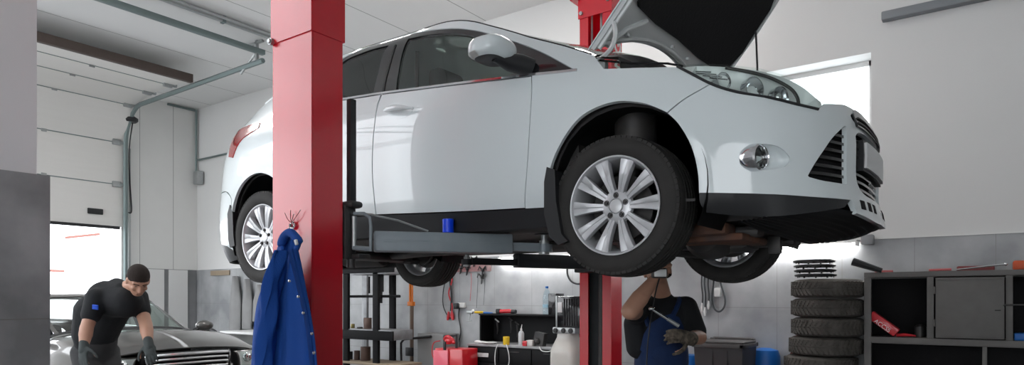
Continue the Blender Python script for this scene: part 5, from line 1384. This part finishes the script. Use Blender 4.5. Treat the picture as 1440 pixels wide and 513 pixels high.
mb.face([v for v in list(mb.bm.verts)[0::51]]) if False else None
body = mb.build('coat_body', coatm, ct)
# front placket, sleeve and collar
mb = MB()
def strip_(i, j, px0, px1, py0, py1, Y, bul=.012):
    py = py0+(py1-py0)*j; l = px0(py); r = px1(py); p = PY(l+(r-l)*i,py,Y-bul*math.sin(math.pi*i)); return p-cl
mb.grid(lambda i,j: strip_(i,j,lambda y: interp([(350,404),(395,415),(450,428),(513,436),(560,442)],y), lambda y: interp([(350,412),(395,423.5),(450,435.5),(513,443),(560,447)],y),350,560,-1.672,.008), 4, 30)
bmesh.ops.solidify(mb.bm, geom=list(mb.bm.faces), thickness=.006); mb.build('placket', coatm, ct)
mb = MB()
def sleeve(i, j):
    py = 352+161*j
    c = interp([(352,396),(380,388),(410,381),(440,377),(480,374),(513,370)],py); hwx = interp([(352,5),(380,10),(410,14),(440,16),(480,17),(513,18)],py)
    p = PY(c,py,-1.675); a = 2*math.pi*i; s_ = 2.1/944
    f_ = .006*math.sin(12*j+3*a)+.004*math.sin(5*a)
    return p+Vector((hwx*s_*math.cos(a)*1.0+f_, .040*math.sin(a)+f_, 0))-cl
mb.grid(sleeve, 40, 36, closeu=True); mb.build('sleeve', coatm, ct)
mb = MB()
cpts = [PY(*q,-1.64)-cl for q in ((398,352),(396,342),(401,331),(408,327),(414,331),(420,340),(417,350))]
mb.tube(catmull(cpts,5), [.010]*4+[.020]*22+[.012]*5, 10); mb.build('collar', coatm, ct)
mb = MB(); p = PY(416.5,340.5,-1.665)-cl; mb.box(p-Vector((.007,.006,.013)), p+Vector((.007,.006,.013)),.003, Matrix.Rotation(R(-20),3,'Y')); mb.build('neck_label', white_pl, ct)
for (px,py) in ((407,395),(419.5,417),(426.5,440),(438.5,469),(441.5,496)):
    p = PY(px,py,-1.690)-cl; mb = MB(); mb.lathe([(0,-.004),(.006,-.003),(.0075,.002),(0,.006)], p, 'y', 16); mb.build('snap_button', chrome, ct)

# ================================================================ the dark saloon under the garage door
sd = empty('saloon_car', (-6.04,.0,0), 0, 'dark grey saloon car with a chrome slatted grille in front of the half-open garage door', 'car')
screen_glass = glassmat('screen_glass', (.86,.89,.88), .02); screen_glass.node_tree.nodes['Fresnel'].inputs[0].default_value = 2.0
spaint = mat('saloon_paint', (.11,.105,.10), .28, .5, coat=1, noise=.1)
# stations: x, then (y, z) of nine rows from sill to centre line
ST = [
 ( .88,[(.46,.24),(.52,.34),(.54,.48),(.54,.60),(.52,.68),(.48,.72),(.40,.735),(.2,.745),(0,.75)]),
 ( .82,[(.74,.22),(.79,.34),(.80,.48),(.79,.60),(.77,.68),(.72,.735),(.56,.765),(.27,.785),(0,.79)]),
 ( .62,[(.80,.20),(.84,.34),(.85,.50),(.84,.64),(.82,.73),(.76,.80),(.60,.835),(.30,.86),(0,.865)]),
 ( .25,[(.86,.20),(.90,.36),(.91,.54),(.90,.68),(.88,.78),(.81,.86),(.64,.90),(.32,.925),(0,.93)]),
 (-.20,[(.87,.20),(.91,.38),(.92,.56),(.91,.70),(.88,.82),(.81,.91),(.66,.95),(.33,.985),(0,.99)]),
 (-.42,[(.87,.20),(.91,.38),(.92,.56),(.91,.72),(.88,.85),(.80,.955),(.69,1.00),(.34,1.035),(0,1.04)]),
 (-.80,[(.87,.20),(.91,.38),(.92,.56),(.91,.73),(.88,.86),(.80,.97),(.665,1.19),(.33,1.24),(0,1.245)]),
 (-1.15,[(.87,.20),(.91,.38),(.92,.56),(.91,.73),(.88,.87),(.80,.98),(.61,1.36),(.32,1.415),(0,1.42)]),
 (-1.55,[(.87,.20),(.91,.38),(.92,.56),(.91,.73),(.88,.88),(.80,.99),(.585,1.42),(.30,1.462),(0,1.467)]),
 (-2.10,[(.87,.20),(.91,.38),(.92,.56),(.91,.73),(.88,.89),(.80,1.0),(.58,1.415),(.30,1.455),(0,1.46)]),
 (-2.60,[(.87,.22),(.91,.38),(.92,.56),(.91,.73),(.88,.90),(.80,1.01),(.60,1.33),(.30,1.375),(0,1.38)]),
 (-3.10,[(.86,.24),(.90,.40),(.91,.56),(.90,.74),(.87,.92),(.80,1.03),(.68,1.08),(.34,1.11),(0,1.12)]),
 (-3.55,[(.76,.28),(.82,.42),(.83,.58),(.82,.76),(.78,.92),(.70,1.01),(.55,1.04),(.28,1.06),(0,1.065)]),
 (-3.68,[(.60,.30),(.66,.42),(.68,.58),(.66,.76),(.62,.90),(.56,.97),(.44,1.0),(.22,1.01),(0,1.015)]),
]
ST = [(x, [(y, z+((.12 if x > .1 else (.07 if x > -.3 else (.03 if x > -.5 and k > 5 else 0))) if k > 1 else 0)) for k,(y,z) in enumerate(p)]) for x,p in ST]
def SP(fi, fj):
    """smooth surface through the stations"""
    n = len(ST); i = min(int(fi), n-2); t = fi-i
    def row(k):
        k = max(0,min(n-1,k)); x, pts = ST[k]; j = min(int(fj), 7); q = fj-j
        P = [pts[max(0,min(8,m))] for m in (j-1,j,j+1,j+2)]
        if j+2 > 8: P[3] = (-pts[7][0], pts[7][1])
        f = lambda a,b,c,d: .5*((2*b)+(c-a)*q+(2*a-5*b+4*c-d)*q*q+(3*b-a-3*c+d)*q**3)
        return Vector((x, f(*[p[0] for p in P]), f(*[p[1] for p in P])))
    a,b,c,d = row(i-1),row(i),row(i+1),row(i+2)
    return .5*((2*b)+(c-a)*t+(2*a-5*b+4*c-d)*t*t+(3*b-a-3*c+d)*t**3)
def SPn(fi, fj, off=0):
    p = SP(fi,fj)
    if off:
        a = SP(min(fi+.05,12.99),fj)-SP(max(fi-.05,0),fj); b = SP(fi,min(fj+.05,8))-SP(fi,max(fj-.05,0)); n = a.cross(b)
        if n.length > 1e-9:
            n.normalize()
            if n.y*max(p.y,.01)+n.z*.6+n.x*(.3 if p.x > .5 else 0) < 0: n = -n
            p = p+n*off
    return p
def spanel(name, i0, i1, j0, j1, m, t=.015, off=0, both=False, sides=(-1,1), ni=6, nj=4, skip=None):
    out = []
    NI = max(1,int((i1-i0)*ni)); NJ = max(1,int((j1-j0)*nj))
    vs = [(i0+(i1-i0)*a/NI, j0+(j1-j0)*b/NJ) for a in range(NI+1) for b in range(NJ+1)]
    T = []
    for a in range(NI):
        for b in range(NJ):
            if skip:
                c = SP(i0+(i1-i0)*(a+.5)/NI, j0+(j1-j0)*(b+.5)/NJ)
                if skip(c): continue
            k = a*(NJ+1)+b; T += [(k,k+1,k+NJ+2),(k,k+NJ+2,k+NJ+1)]
    if both:
        mb = MB()
        for s in (-1,1): shell(mb, vs, T, SPn, t, off, s)
        bmesh.ops.remove_doubles(mb.bm, verts=mb.bm.verts, dist=.0005); return [mb.build(name, m, sd)]
    for s in sides:
        mb = MB(); shell(mb, vs, T, SPn, t, off, s); out.append(mb.build(name, m, sd))
    return out
arch = lambda c: (math.hypot(c.x-.02, c.z-.33) < .345) or (math.hypot(c.x+2.75, c.z-.33) < .345)
spanel('body_side', 1.0, 13, 0, 5, spaint, both=False, ni=12, nj=12, skip=arch)
spanel('bonnet', .9, 4.85, 5.0, 8, spaint, both=True, nj=6)
spanel('front_bumper', 0, .98, 0, 5.0, spaint)
spanel('windscreen', 5.12, 6.95, 6.08, 8, screen_glass, t=.005, off=-.006, both=True)
spanel('scuttle', 4.87, 5.1, 5.6, 8, blackp, both=True)
spanel('roof', 7.0, 9.9, 6.0, 8, spaint, both=True)
spanel('rear_window', 10.0, 10.95, 6.1, 8, clear, t=.005, off=-.006, both=True)
spanel('boot_lid', 11, 13, 5, 8, spaint, both=True)
spanel('side_window', 5.7, 8.35, 5.12, 5.92, glass, t=.005, off=-.006)
spanel('side_window', 8.5, 10.1, 5.12, 5.9, glass, t=.005, off=-.006)
spanel('window_frame', 4.9, 10.9, 5.0, 5.12, chrome, t=.012, off=.002)
for s in (-1,1):
    for (i0,i1,j0,j1,nm) in ((5.0,7.05,5.92,6.08,'screen_pillar'),(7.0,10.0,5.9,6.02,'roof_rail'),(10.0,11,5.1,6.1,'rear_pillar'),(8.35,8.5,5.12,5.92,'door_pillar')): spanel(nm, i0, i1, j0, j1, spaint if nm != 'door_pillar' else blackp, t=.03, sides=(s,))
# seam between bonnet and wing
# front: lamps, chrome slatted grille
for s in (-1,1):
    vs = []; 
    def lampS(a, b, off): return SPn(a, b, off)
    NI, NJ = 8, 6
    vs = [(.10+1.70*a/NI, 2.65+1.95*b/NJ-.25*(a/NI)*(1-b/NJ)) for a in range(NI+1) for b in range(NJ+1)]
    T = []
    for a in range(NI):
        for b in range(NJ): k = a*(NJ+1)+b; T += [(k,k+1,k+NJ+2),(k,k+NJ+2,k+NJ+1)]
    mb = MB(); shell(mb, vs, T, lampS, .03, .006, s); hlb = mb.build('head_lamp', lamp_in, sd)
    for q in (.45,1.15):
        c = SPn(q,3.6,.012); c.y *= s; mb = MB(); mb.sphere(c,.055,16,10,(.45,1,1)); mb.build('lamp_bowl', chrome, hlb)
    mb = MB(); shell(mb, vs, T, lampS, .003, .030, s); mb.build('lens', lens, hlb)
mb = MB(); mb.box((.80,-.45,.30),(.878,.45,.87),.01); mb.build('grille_backing', insul, sd)
for k in range(4):
    z = .85-.045*k
    mb = MB(); P = []
    for q in range(-12,13):
        y = .40*q/12; x = .900-.03*(abs(y)/.5)**2.2; P.append((x+.012, y, z-.012*(abs(y)/.5)**3))
    mb.tube(P, [.013 if k else .016]*25, 8); mb.build('grille_slat', chrome, sd)
mb = MB(); P = [(.905-.03*(abs(y)/.5)**2.2, y, z) for y,z in ((-.41,.855),(-.43,.815),(-.39,.715),(-.35,.685),(0,.675),(.35,.685),(.39,.715),(.43,.815),(.41,.855))]; mb.tube(catmull(P,4), .014, 8); mb.build('grille_frame', chrome, sd)
for s in (-1,1):
    c = Vector((-.56,.975*s,1.06)); mb = MB(); mb.sphere(c,.10,20,12,(.65,1.1,.66)); mr_ = mb.build('mirror', spaint, sd)
    mb = MB(); mb.tube([c+Vector((0,-.08*s,-.03)),(-.56,.84*s,1.0)], .025, 8); mb.build('mirror_stem', blackp, mr_)
    mb = MB(); mb.sphere(c+Vector((-.035,0,0)),.09,20,12,(.42,1.1,.70)); mb.build('mirror_glass', chrome, mr_)
    mb = MB(); P = [(-.40,.60*s,1.035),(-.36,.2*s,1.05),(-.34,-.15*s,1.06)]; mb.tube(P,.009,6); mb.build('wiper', blackp, sd)
for (x,s) in ((.02,-1),(.02,1),(-2.75,-1),(-2.75,1)):
    mb = MB(); mb.lathe([(.20,-.10),(.235,-.11),(.29,-.10),(.32,-.075),(.325,0),(.32,.075),(.29,.10),(.235,.11),(.20,.10)], (0,0,0),'y',48,closed=True)
    wt = mb.build('wheel_tire', rubber, sd); wt.location = (x,.79*s,.325)
    mb = MB(); mb.lathe([(.21,-.09),(.215,-.10),(.205,-.10),(.19,-.03),(.19,.06),(.21,.09)],(0,0,0),'y',48,closed=True)
    for k in range(10): mb.M = Matrix.Rotation(2*math.pi*k/10,4,'Y'); mb.prism([(-.02,-.085),(.02,-.085),(.02,-.05),(-.02,-.05)],'z',.03,.205)
    mb.M = Matrix.Identity(4); mb.lathe([(0,-.09),(.06,-.09),(.07,-.05),(0,-.04)],(0,0,0),'y',24)
    rm = mb.build('alloy_rim', alloy, wt)
    if s > 0: rm.rotation_euler = (0,0,math.pi)
mb = MB(); mb.box((-3.4,-.78,.22),(.7,.78,.30)); mb.box((-.45,-.70,.30),(-.38,.70,.93)); mb.build('floor_pan', darkmetal, sd)
for y in (-.37,.37):
    mb = MB(); mb.box((-1.75,y-.25,.42),(-1.2,y+.25,.58),.05); mb.box((-1.92,y-.24,.55),(-1.76,y+.24,1.08),.06); ss = mb.build('seat', seatm, sd)
    mb = MB(); mb.box((-1.93,y-.13,1.12),(-1.82,y+.13,1.27),.045); mb.build('headrest', seatm, ss)
mb = MB(); mb.grid(lambda i,j: Vector((-.46-.40*i,-.74+1.48*j,.955-.03*i)),4,8); bmesh.ops.solidify(mb.bm, geom=list(mb.bm.faces), thickness=.02); mb.build('dashboard', blackp, sd)
# ================================================================ the two mechanics
skin = mat('skin', (.46,.255,.175), .5, noise=.4, col2=(.40,.20,.14), nscale=12)
hair = mat('dark_hair', (.020,.012,.009), .9, bump=.8, bscale=220, stretch=(1,1,.3))
shirtm = mat('black_shirt', (.006,.007,.009), .85, bump=.3, bscale=25, noise=.3, col2=(.012,.013,.015))
trous = mat('grey_work_trousers', (.035,.036,.038), .9, bump=.4, bscale=18, noise=.5, col2=(.05,.05,.052))
glovem = mat('grey_glove', (.055,.065,.065), .85, bump=.3, bscale=120)
bib = mat('overalls_blue', (.004,.024,.095), .85, bump=.5, bscale=14, noise=.8, col2=(.003,.012,.045))
def PR(px, py, d): return PD(px, py, d)
def caps(mb, a, ra, b, rb, seg=18):
    a = Vector(a); b = Vector(b); d = b-a; L = d.length
    if L < 1e-6: mb.sphere(a, ra, seg, 12); return
    q = d.to_track_quat('Z','Y').to_matrix().to_4x4(); old = mb.M
    mb.M = old @ Matrix.Translation(a) @ q
    prof = [(0,-ra)]+[(ra*math.cos(R(t)), ra*math.sin(R(t))) for t in (-70,-50,-30,-10)]+[(rb*math.cos(R(t)), L+rb*math.sin(R(t))) for t in (10,30,50,70)]+[(0,L+rb)]
    mb.lathe(prof, (0,0,0), 'z', seg); mb.M = old
def ell(mb, c, r, rot): # ellipsoid with axes = columns of rot
    mb.sphere(c, 1, 20, 14, r, rot)
def remesh(mb, name, m, parent, vox=.008, it=4, clipfn=None):
    o = mb.build('tmp', m)
    md = o.modifiers.new('r','REMESH'); md.mode = 'VOXEL'; md.voxel_size = vox; md.use_smooth_shade = True
    s_ = o.modifiers.new('s','SMOOTH'); s_.iterations = it; s_.factor = .5
    bpy.context.view_layer.update()
    me = bpy.data.meshes.new_from_object(o.evaluated_get(bpy.context.evaluated_depsgraph_get()))
    bpy.data.objects.remove(o)
    if clipfn:
        bm = bmesh.new(); bm.from_mesh(me)
        bmesh.ops.delete(bm, geom=[f for f in bm.faces if clipfn(f.calc_center_median())], context='FACES'); bm.to_mesh(me); bm.free()
    for p in me.polygons: p.use_smooth = True
    me.name = name; me.materials.clear(); me.materials.append(m)
    return link(bpy.data.objects.new(name, me), parent)
def frame(f, u):
    f = f.normalized(); u = (u-f*u.dot(f)).normalized(); r = f.cross(u)   # r = his right
    return f, u, r
def head_shapes(mb, c, f, u, r, k=1.0):
    """skull, jaw, nose, ears, brow added to a body; c = head centre"""
    M3 = Matrix((f, r, u)).transposed()
    P = lambda a,b,h: c+(f*a+r*b+u*h)*k
    ell(mb, P(-.012,0,.030), (.096*k,.076*k,.088*k), M3)
    ell(mb, P(.022,0,-.020), (.066*k,.062*k,.085*k), M3)
    ell(mb, P(.040,0,-.068), (.042*k,.044*k,.036*k), M3)
    caps(mb, P(.080,0,.018), .010*k, P(.104,0,-.020), .0145*k, 12)
    for s in (-1,1):
        ell(mb, P(.098,.011*s,-.022), (.010*k,.009*k,.008*k), M3)
        caps(mb, P(.078,.012*s,.034), .0105*k, P(.066,.048*s,.032), .010*k, 10)
        ell(mb, P(.062,.040*s,-.014), (.022*k,.020*k,.018*k), M3)
        ell(mb, P(-.008,.078*s,.0), (.020*k,.009*k,.033*k), M3)
    ell(mb, P(.086,0,-.047), (.009*k,.024*k,.0055*k), M3); ell(mb, P(.084,0,-.058), (.010*k,.021*k,.006*k), M3)
def head_bits(par, c, f, u, r, k=1.0, o=Vector((0,0,0))):
    M3 = Matrix((f, r, u)).transposed(); P = lambda a,b,h: c-o+(f*a+r*b+u*h)*k
    for s in (-1,1):
        mb = MB(); ell(mb, P(.078,.031*s,.014), (.005*k,.012*k,.0045*k), M3); mb.build('eye', mat('eye_shade', (.20,.13,.10), .4), par)
        
        mb = MB(); caps(mb, P(.088,.014*s,.034), .0035*k, P(.078,.048*s,.036), .003*k, 8); mb.build('eyebrow', hair, par)
    mb = MB(); ell(mb, P(.0915,0,-.052), (.003*k,.021*k,.0018*k), M3); mb.build('mouth_line', mat('lip', (.25,.09,.08), .6), par)
def hand(mb, w, d, n, k=1.0, curl=.5, side=1, spread=.1):
    """w wrist, d pointing direction, n back-of-hand normal; palm, four fingers, thumb"""
    d = d.normalized(); n = (n-d*n.dot(d)).normalized(); s = d.cross(n)*side
    M3 = Matrix((d, s, n)).transposed()
    pc = w+d*.050*k; ell(mb, pc, (.054*k,.041*k,.017*k), M3)
    for i,(off,L,rr) in enumerate(((-.030,.068,.0085),(-.010,.078,.0092),(.011,.073,.0090),(.030,.058,.0080))):
        p = w+d*.085*k+s*off*k; dirn = d+s*off*spread*8
        for q,fr in enumerate((.45,.32,.23)):
            a = curl*(.5+q*.75); dd = (dirn*math.cos(a)-n*math.sin(a)).normalized()
            e = p+dd*L*fr*k; caps(mb, p, rr*k*(1-.08*q), e, rr*k*(.93-.08*q), 10); p = e
    p = w+d*.022*k-s*.032*k
    for q,(L,rr) in enumerate(((.042,.0125),(.032,.0105),(.025,.009))):
        dd = (d*(.55+.2*q)-s*(.75-.28*q)-n*(.25+.2*q*curl*2)).normalized(); e = p+dd*L*k; caps(mb, p, rr*k, e, rr*.9*k, 10); p = e
# ---------------------------------------------------------------- mechanic bending by the saloon
g = PR(140,640,5.75); g.z = 0
m1 = empty('person', g, 0, 'person in a black t-shirt bending over beside the dark saloon, gloved hands low', 'person')
o = g.copy()
def J(px, py, d): return PD(px, py, d)-o
Z3 = Vector((0,0,1))
hc = J(194,396,5.28)
fwd = RIGHT*.50 - LOOK*.55 - Z3*.62; upv = RIGHT*.42 - LOOK*.45 + Z3*.78
f1,u1,r1 = frame(fwd, upv)
shR, shL = J(136,420,5.32), J(194,419,5.50)
elR, wrR = J(122,461,5.22), J(118,487,5.15)
elL, wrL = J(205,456,5.38), J(209,483,5.25)
hip = J(134,492,5.78); hipR, hipL = J(120,497,5.72), J(149,497,5.86)
chest = J(160,424,5.50); waist = J(138,468,5.70)
kR, kL = J(130,565,5.55), J(160,566,5.70); aR, aL = Vector((J(122,640,5.75).x,J(122,640,5.75).y,.09)), Vector((J(165,640,5.85).x,J(165,640,5.85).y,.09))
nb = J(174,406,5.45)
mb = MB()
head_shapes(mb, hc, f1, u1, r1)
caps(mb, hc-u1*.05-f1*.02, .056, nb, .062)
caps(mb, nb, .06, chest, .12); caps(mb, shR, .055, shL, .055); caps(mb, chest, .13, waist, .12); caps(mb, waist, .12, hip, .13)
for a,b,c in ((shR,elR,wrR),(shL,elL,wrL)):
    caps(mb, a, .058, b, .048); caps(mb, b, .050, b.lerp(c,.35), .050); caps(mb, b.lerp(c,.35), .050, c, .032)
for a,b,c in ((hipR,kR,aR),(hipL,kL,aL)): caps(mb, a, .085, b, .055); caps(mb, b, .056, c, .038)
hand(mb, wrR, (J(116,512,5.10)-wrR), -LOOK+RIGHT*-.3, .98, .45, 1)
hand(mb, wrL, (J(214,508,5.18)-wrL), -LOOK+RIGHT*.4, .98, .5, -1)
body1 = remesh(mb, 'body', skin, m1, .0075, 3)
mb = MB(); M3 = Matrix((f1,r1,u1)).transposed()
ell(mb, hc+(-f1*.020+u1*.050), (.100,.081,.084), M3); ell(mb, hc+(-f1*.055+u1*.0), (.062,.078,.075), M3)
remesh(mb, 'hair', hair, m1, .006, 2, lambda q: ((q-hc).dot(u1) < .015 and (q-hc).dot(f1) > .0))
head_bits(m1, hc, f1, u1, r1)
mb = MB()
caps(mb, J(142,421,5.38), .105, J(188,420,5.52), .098); caps(mb, chest+Vector((0,0,.0)), .165, J(146,450,5.62), .160); caps(mb, J(146,450,5.62), .160, J(134,474,5.72), .165); caps(mb, J(134,474,5.72), .160, J(134,480,5.74), .16)
caps(mb, nb+Vector((0,0,-.03)), .085, chest, .14); caps(mb, J(164,404,5.47), .078, J(172,410,5.40), .085); caps(mb, J(134,440,5.62), .165, J(130,468,5.70), .155); caps(mb, J(150,420,5.45), .15, J(178,425,5.36), .125)
caps(mb, shR, .088, shR.lerp(elR,.55), .074); caps(mb, shL, .082, shL.lerp(elL,.52), .068)
shirt1 = remesh(mb, 'shirt', shirtm, m1, .010, 5)
mb = MB(); q = J(133.5,431,5.20); n = -LOOK-RIGHT*.5
for k in range(3): caps(mb, q+Vector((0,0,.010-.012*k))-RIGHT*.014, .007, q+Vector((0,0,.006-.012*k))+RIGHT*.02, .007, 8)
mb.build('sleeve_badge', mat('badge_royal', (.01,.08,.55), .6), shirt1)
mb = MB()
caps(mb, hip, .165, waist+Vector((0,0,-.04)), .150)
for a,b,c in ((hipR,kR,aR),(hipL,kL,aL)): caps(mb, a, .115, b, .080); caps(mb, b, .080, c, .065)
remesh(mb, 'trousers', trous, m1, .012, 5)
for w_, tip, nn, s in ((wrR, J(116,512,5.10), -LOOK+RIGHT*-.3, 1),(wrL, J(214,508,5.18), -LOOK+RIGHT*.4, -1)):
    mb = MB(); d = (tip-w_).normalized(); hand(mb, w_, d, nn, 1.12, .45 if s > 0 else .5, s); caps(mb, w_-d*.03, .036, w_+d*.03, .036); remesh(mb, 'glove', glovem, m1, .006, 2)
for a in (aR, aL):
    mb = MB(); d = Vector((RIGHT.x*.6-LOOK.x*.8, RIGHT.y*.6-LOOK.y*.8, 0)).normalized(); b = Vector((a.x,a.y,.05)); caps(mb, b-d*.06, .05, b+d*.13, .042); mb.box(b-Vector((.05,.05,.05)), b+Vector((.05,.05,-.03))); remesh(mb, 'shoe', blackp, m1, .010, 2)
# ---------------------------------------------------------------- mechanic under the car
g2 = PD(930,700,4.12); g2.z = 0
m2 = empty('person', g2, 0, 'person in blue bib overalls standing under the raised car, one arm up, holding a ratchet', 'person')
o2 = g2.copy()
def K(px, py, d): return PD(px, py, d)-o2
hc2 = K(924,381,4.03)
f2,u2,r2 = frame(-LOOK*.75-RIGHT*.35+Z3*.42, Z3*.9+LOOK*.35)
sR, sL = K(897,437,4.08), K(964,434,4.14)
eR, wR = K(886,437,3.70), K(919,394,3.78)
eL, wL = K(983,474,4.00), K(967,475,3.80)
ch2 = K(930,450,4.13); wa2 = K(930,505,4.13); hp2 = K(928,545,4.15); nb2 = K(931,418,4.12)
mb = MB()
head_shapes(mb, hc2, f2, u2, r2, .98)
caps(mb, hc2-u2*.05-f2*.015, .052, nb2, .060)
caps(mb, nb2, .06, ch2, .12); caps(mb, sR, .058, sL, .058); caps(mb, ch2, .125, wa2, .125); caps(mb, wa2, .12, hp2, .13)
caps(mb, sR, .060, eR, .050); caps(mb, eR, .050, eR.lerp(wR,.4), .051); caps(mb, eR.lerp(wR,.4), .051, wR, .031)
caps(mb, sL, .056, eL, .045); caps(mb, eL, .046, eL.lerp(wL,.4), .044); caps(mb, eL.lerp(wL,.4), .042, wL, .032)
hR2, hL2 = K(908,560,4.12), K(950,560,4.16)
zk = lambda v, z: Vector((v.x, v.y, z))
for a, dx in ((hR2,-.06),(hL2,.06)):
    kn = zk(a+RIGHT*dx*.4-LOOK*.05, .46); an = zk(a+RIGHT*dx, .09); caps(mb, a, .085, kn, .058); caps(mb, kn, .058, an, .040)
hand(mb, wR, (K(930,376,3.76)-wR), -LOOK*.3-RIGHT*.9, .95, .75, 1)
hand(mb, wL, (K(945,470,3.70)-wL), -LOOK+Z3*.4, .95, .9, 1)
body2 = remesh(mb, 'body', skin, m2, .0075, 3)
head_bits(m2, hc2, f2, u2, r2, .98)
mb = MB(); M3 = Matrix((f2,r2,u2)).transposed(); ell(mb, hc2+(-f2*.022+u2*.046), (.096,.083,.084), M3); ell(mb, hc2+(-f2*.055), (.060,.078,.072), M3)
remesh(mb, 'hair', hair, m2, .006, 2, lambda q: (q-hc2).dot(f2) > .070 or (q-hc2).dot(u2) < .0)
mb = MB()
caps(mb, K(902,440,4.10), .098, K(958,438,4.14), .096); caps(mb, ch2, .155, K(929,490,4.13), .150); caps(mb, K(929,490,4.13), .150, wa2, .155)
caps(mb, nb2+Vector((0,0,-.035)), .08, ch2, .13); caps(mb, sR, .080, sR.lerp(eR,.40), .072); caps(mb, sL, .080, sL.lerp(eL,.80), .062)
caps(mb, K(893,455,4.08), .07, K(900,485,4.10), .09)
remesh(mb, 'shirt', shirtm, m2, .010, 5)
mb = MB()
caps(mb, K(930,495,4.10), .163, wa2, .168); caps(mb, wa2, .168, hp2, .165)
for a, dx in ((hR2,-.06),(hL2,.06)):
    kn = zk(a+RIGHT*dx*.4-LOOK*.05, .46); an = zk(a+RIGHT*dx, .09); caps(mb, a, .115, kn, .085); caps(mb, kn, .085, an, .070)
ov = remesh(mb, 'overalls', bib, m2, .012, 5)
def front(px, py, extra=.012):
    """point on the shirt's front at this photo position"""
    best = K(px,py,3.94); return best
mb = MB()
pp = [(900,492),(905,470),(914,455),(928,446),(944,441),(955,446),(962,460),(964,478),(962,498),(940,506),(915,504)]
c_ = (933,474)
def bibf(i, j):
    a = 2*math.pi*i; k = (i*len(pp)) % len(pp); q0 = pp[int(k)]; q1 = pp[(int(k)+1) % len(pp)]; t = k-int(k)
    ex, ey = q0[0]+(q1[0]-q0[0])*t, q0[1]+(q1[1]-q0[1])*t
    px, py = c_[0]+(ex-c_[0])*j, c_[1]+(ey-c_[1])*j
    rad = ((px-930)/40.0); return K(px,py,4.13-.175*math.sqrt(max(.05,1-rad*rad)))
mb.grid(bibf, 44, 6, closeu=True); bmesh.ops.remove_doubles(mb.bm, verts=mb.bm.verts, dist=.0005); bmesh.ops.solidify(mb.bm, geom=list(mb.bm.faces), thickness=.008); mb.build('bib', bib, ov)
for pts in (((946,444,3.985),(952,432,4.02),(955,424,4.07),(955,420,4.13),(953,424,4.22)),((912,458,3.985),(908,446,3.99),(907,434,4.02),(908,425,4.10),(911,424,4.2))):
    mb = MB(); P = [K(*q) for q in pts]; q = catmull(P,5)
    mb.tube(q, .016, 6); mb.build('shoulder_strap', bib, ov)
gl2 = mat('camo_glove', (.16,.13,.10), .9, noise=1, col2=(.012,.011,.010), nscale=34)
mb = MB(); d = (K(945,470,3.70)-wL).normalized(); hand(mb, wL, d, -LOOK+Z3*.4, 1.13, .9, 1); caps(mb, wL-d*.035, .042, wL+d*.03, .040); remesh(mb, 'glove', gl2, m2, .006, 2)
for a, dx in ((hR2,-.06),(hL2,.06)):
    an = zk(a+RIGHT*dx, .05); dd = -LOOK; mb = MB(); caps(mb, an-dd*.06, .05, an+dd*.14, .042); remesh(mb, 'shoe', blackp, m2, .010, 2)
# ratchet and inspection lamp
a = PD(916,434,3.66); b = PD(951,456,3.66)
e = empty('ratchet', b, 0, 'chrome ratchet held in the glove of the mechanic under the car', 'ratchet')
mb = MB(); mb.tube([a-b, (a-b)*.45, Vector((0,0,0))], [.007,.008,.009], 10); mb.build('shaft', chrome, e)
mb = MB(); mb.tube([(a-b)*.35, -(a-b)*.10], [.010,.011], 10); mb.build('grip', steel, e)
mb = MB(); mb.sphere(a-b, .017, 12, 8, (1,1,.6)); mb.build('head', chrome, e)
c = PD(927,384,3.74)
e = empty('inspection_lamp', c, 0, 'small grey inspection lamp in the raised hand of the mechanic under the car', 'lamp')
mb = MB(); mb.box((-.042,-.028,-.028),(.042,.028,.028),.012, Matrix.Rotation(R(35.8),3,'Z')); mb.build('lamp_body', darkmetal, e)
mb = MB(); q = -LOOK*.031; mb.M = Matrix.Translation(q) @ Matrix.Rotation(R(35.8),4,'Z'); mb.box((-.034,-.003,-.021),(.034,.003,.021),.003); mb.build('lamp_glass', lamp_in, e)
mb = MB(); mb.tube(catmull([Vector((0,0,-.03)), PD(920,420,3.72)-c, PD(913,465,3.75)-c, PD(909,520,3.78)-c, PD(905,700,3.8)-c],6), .004, 6); mb.build('lead', blackp, e)
# ================================================================ light
w = bpy.data.worlds.new('world'); SC.world = w; w.use_nodes = True
w.node_tree.nodes['Background'].inputs[0].default_value = (.93,.96,1,1)
w.node_tree.nodes['Background'].inputs[1].default_value = 3.9
SC.view_settings.view_transform = 'Standard'; SC.view_settings.look = 'None'; SC.view_settings.exposure = .25; SC.view_settings.gamma = 1
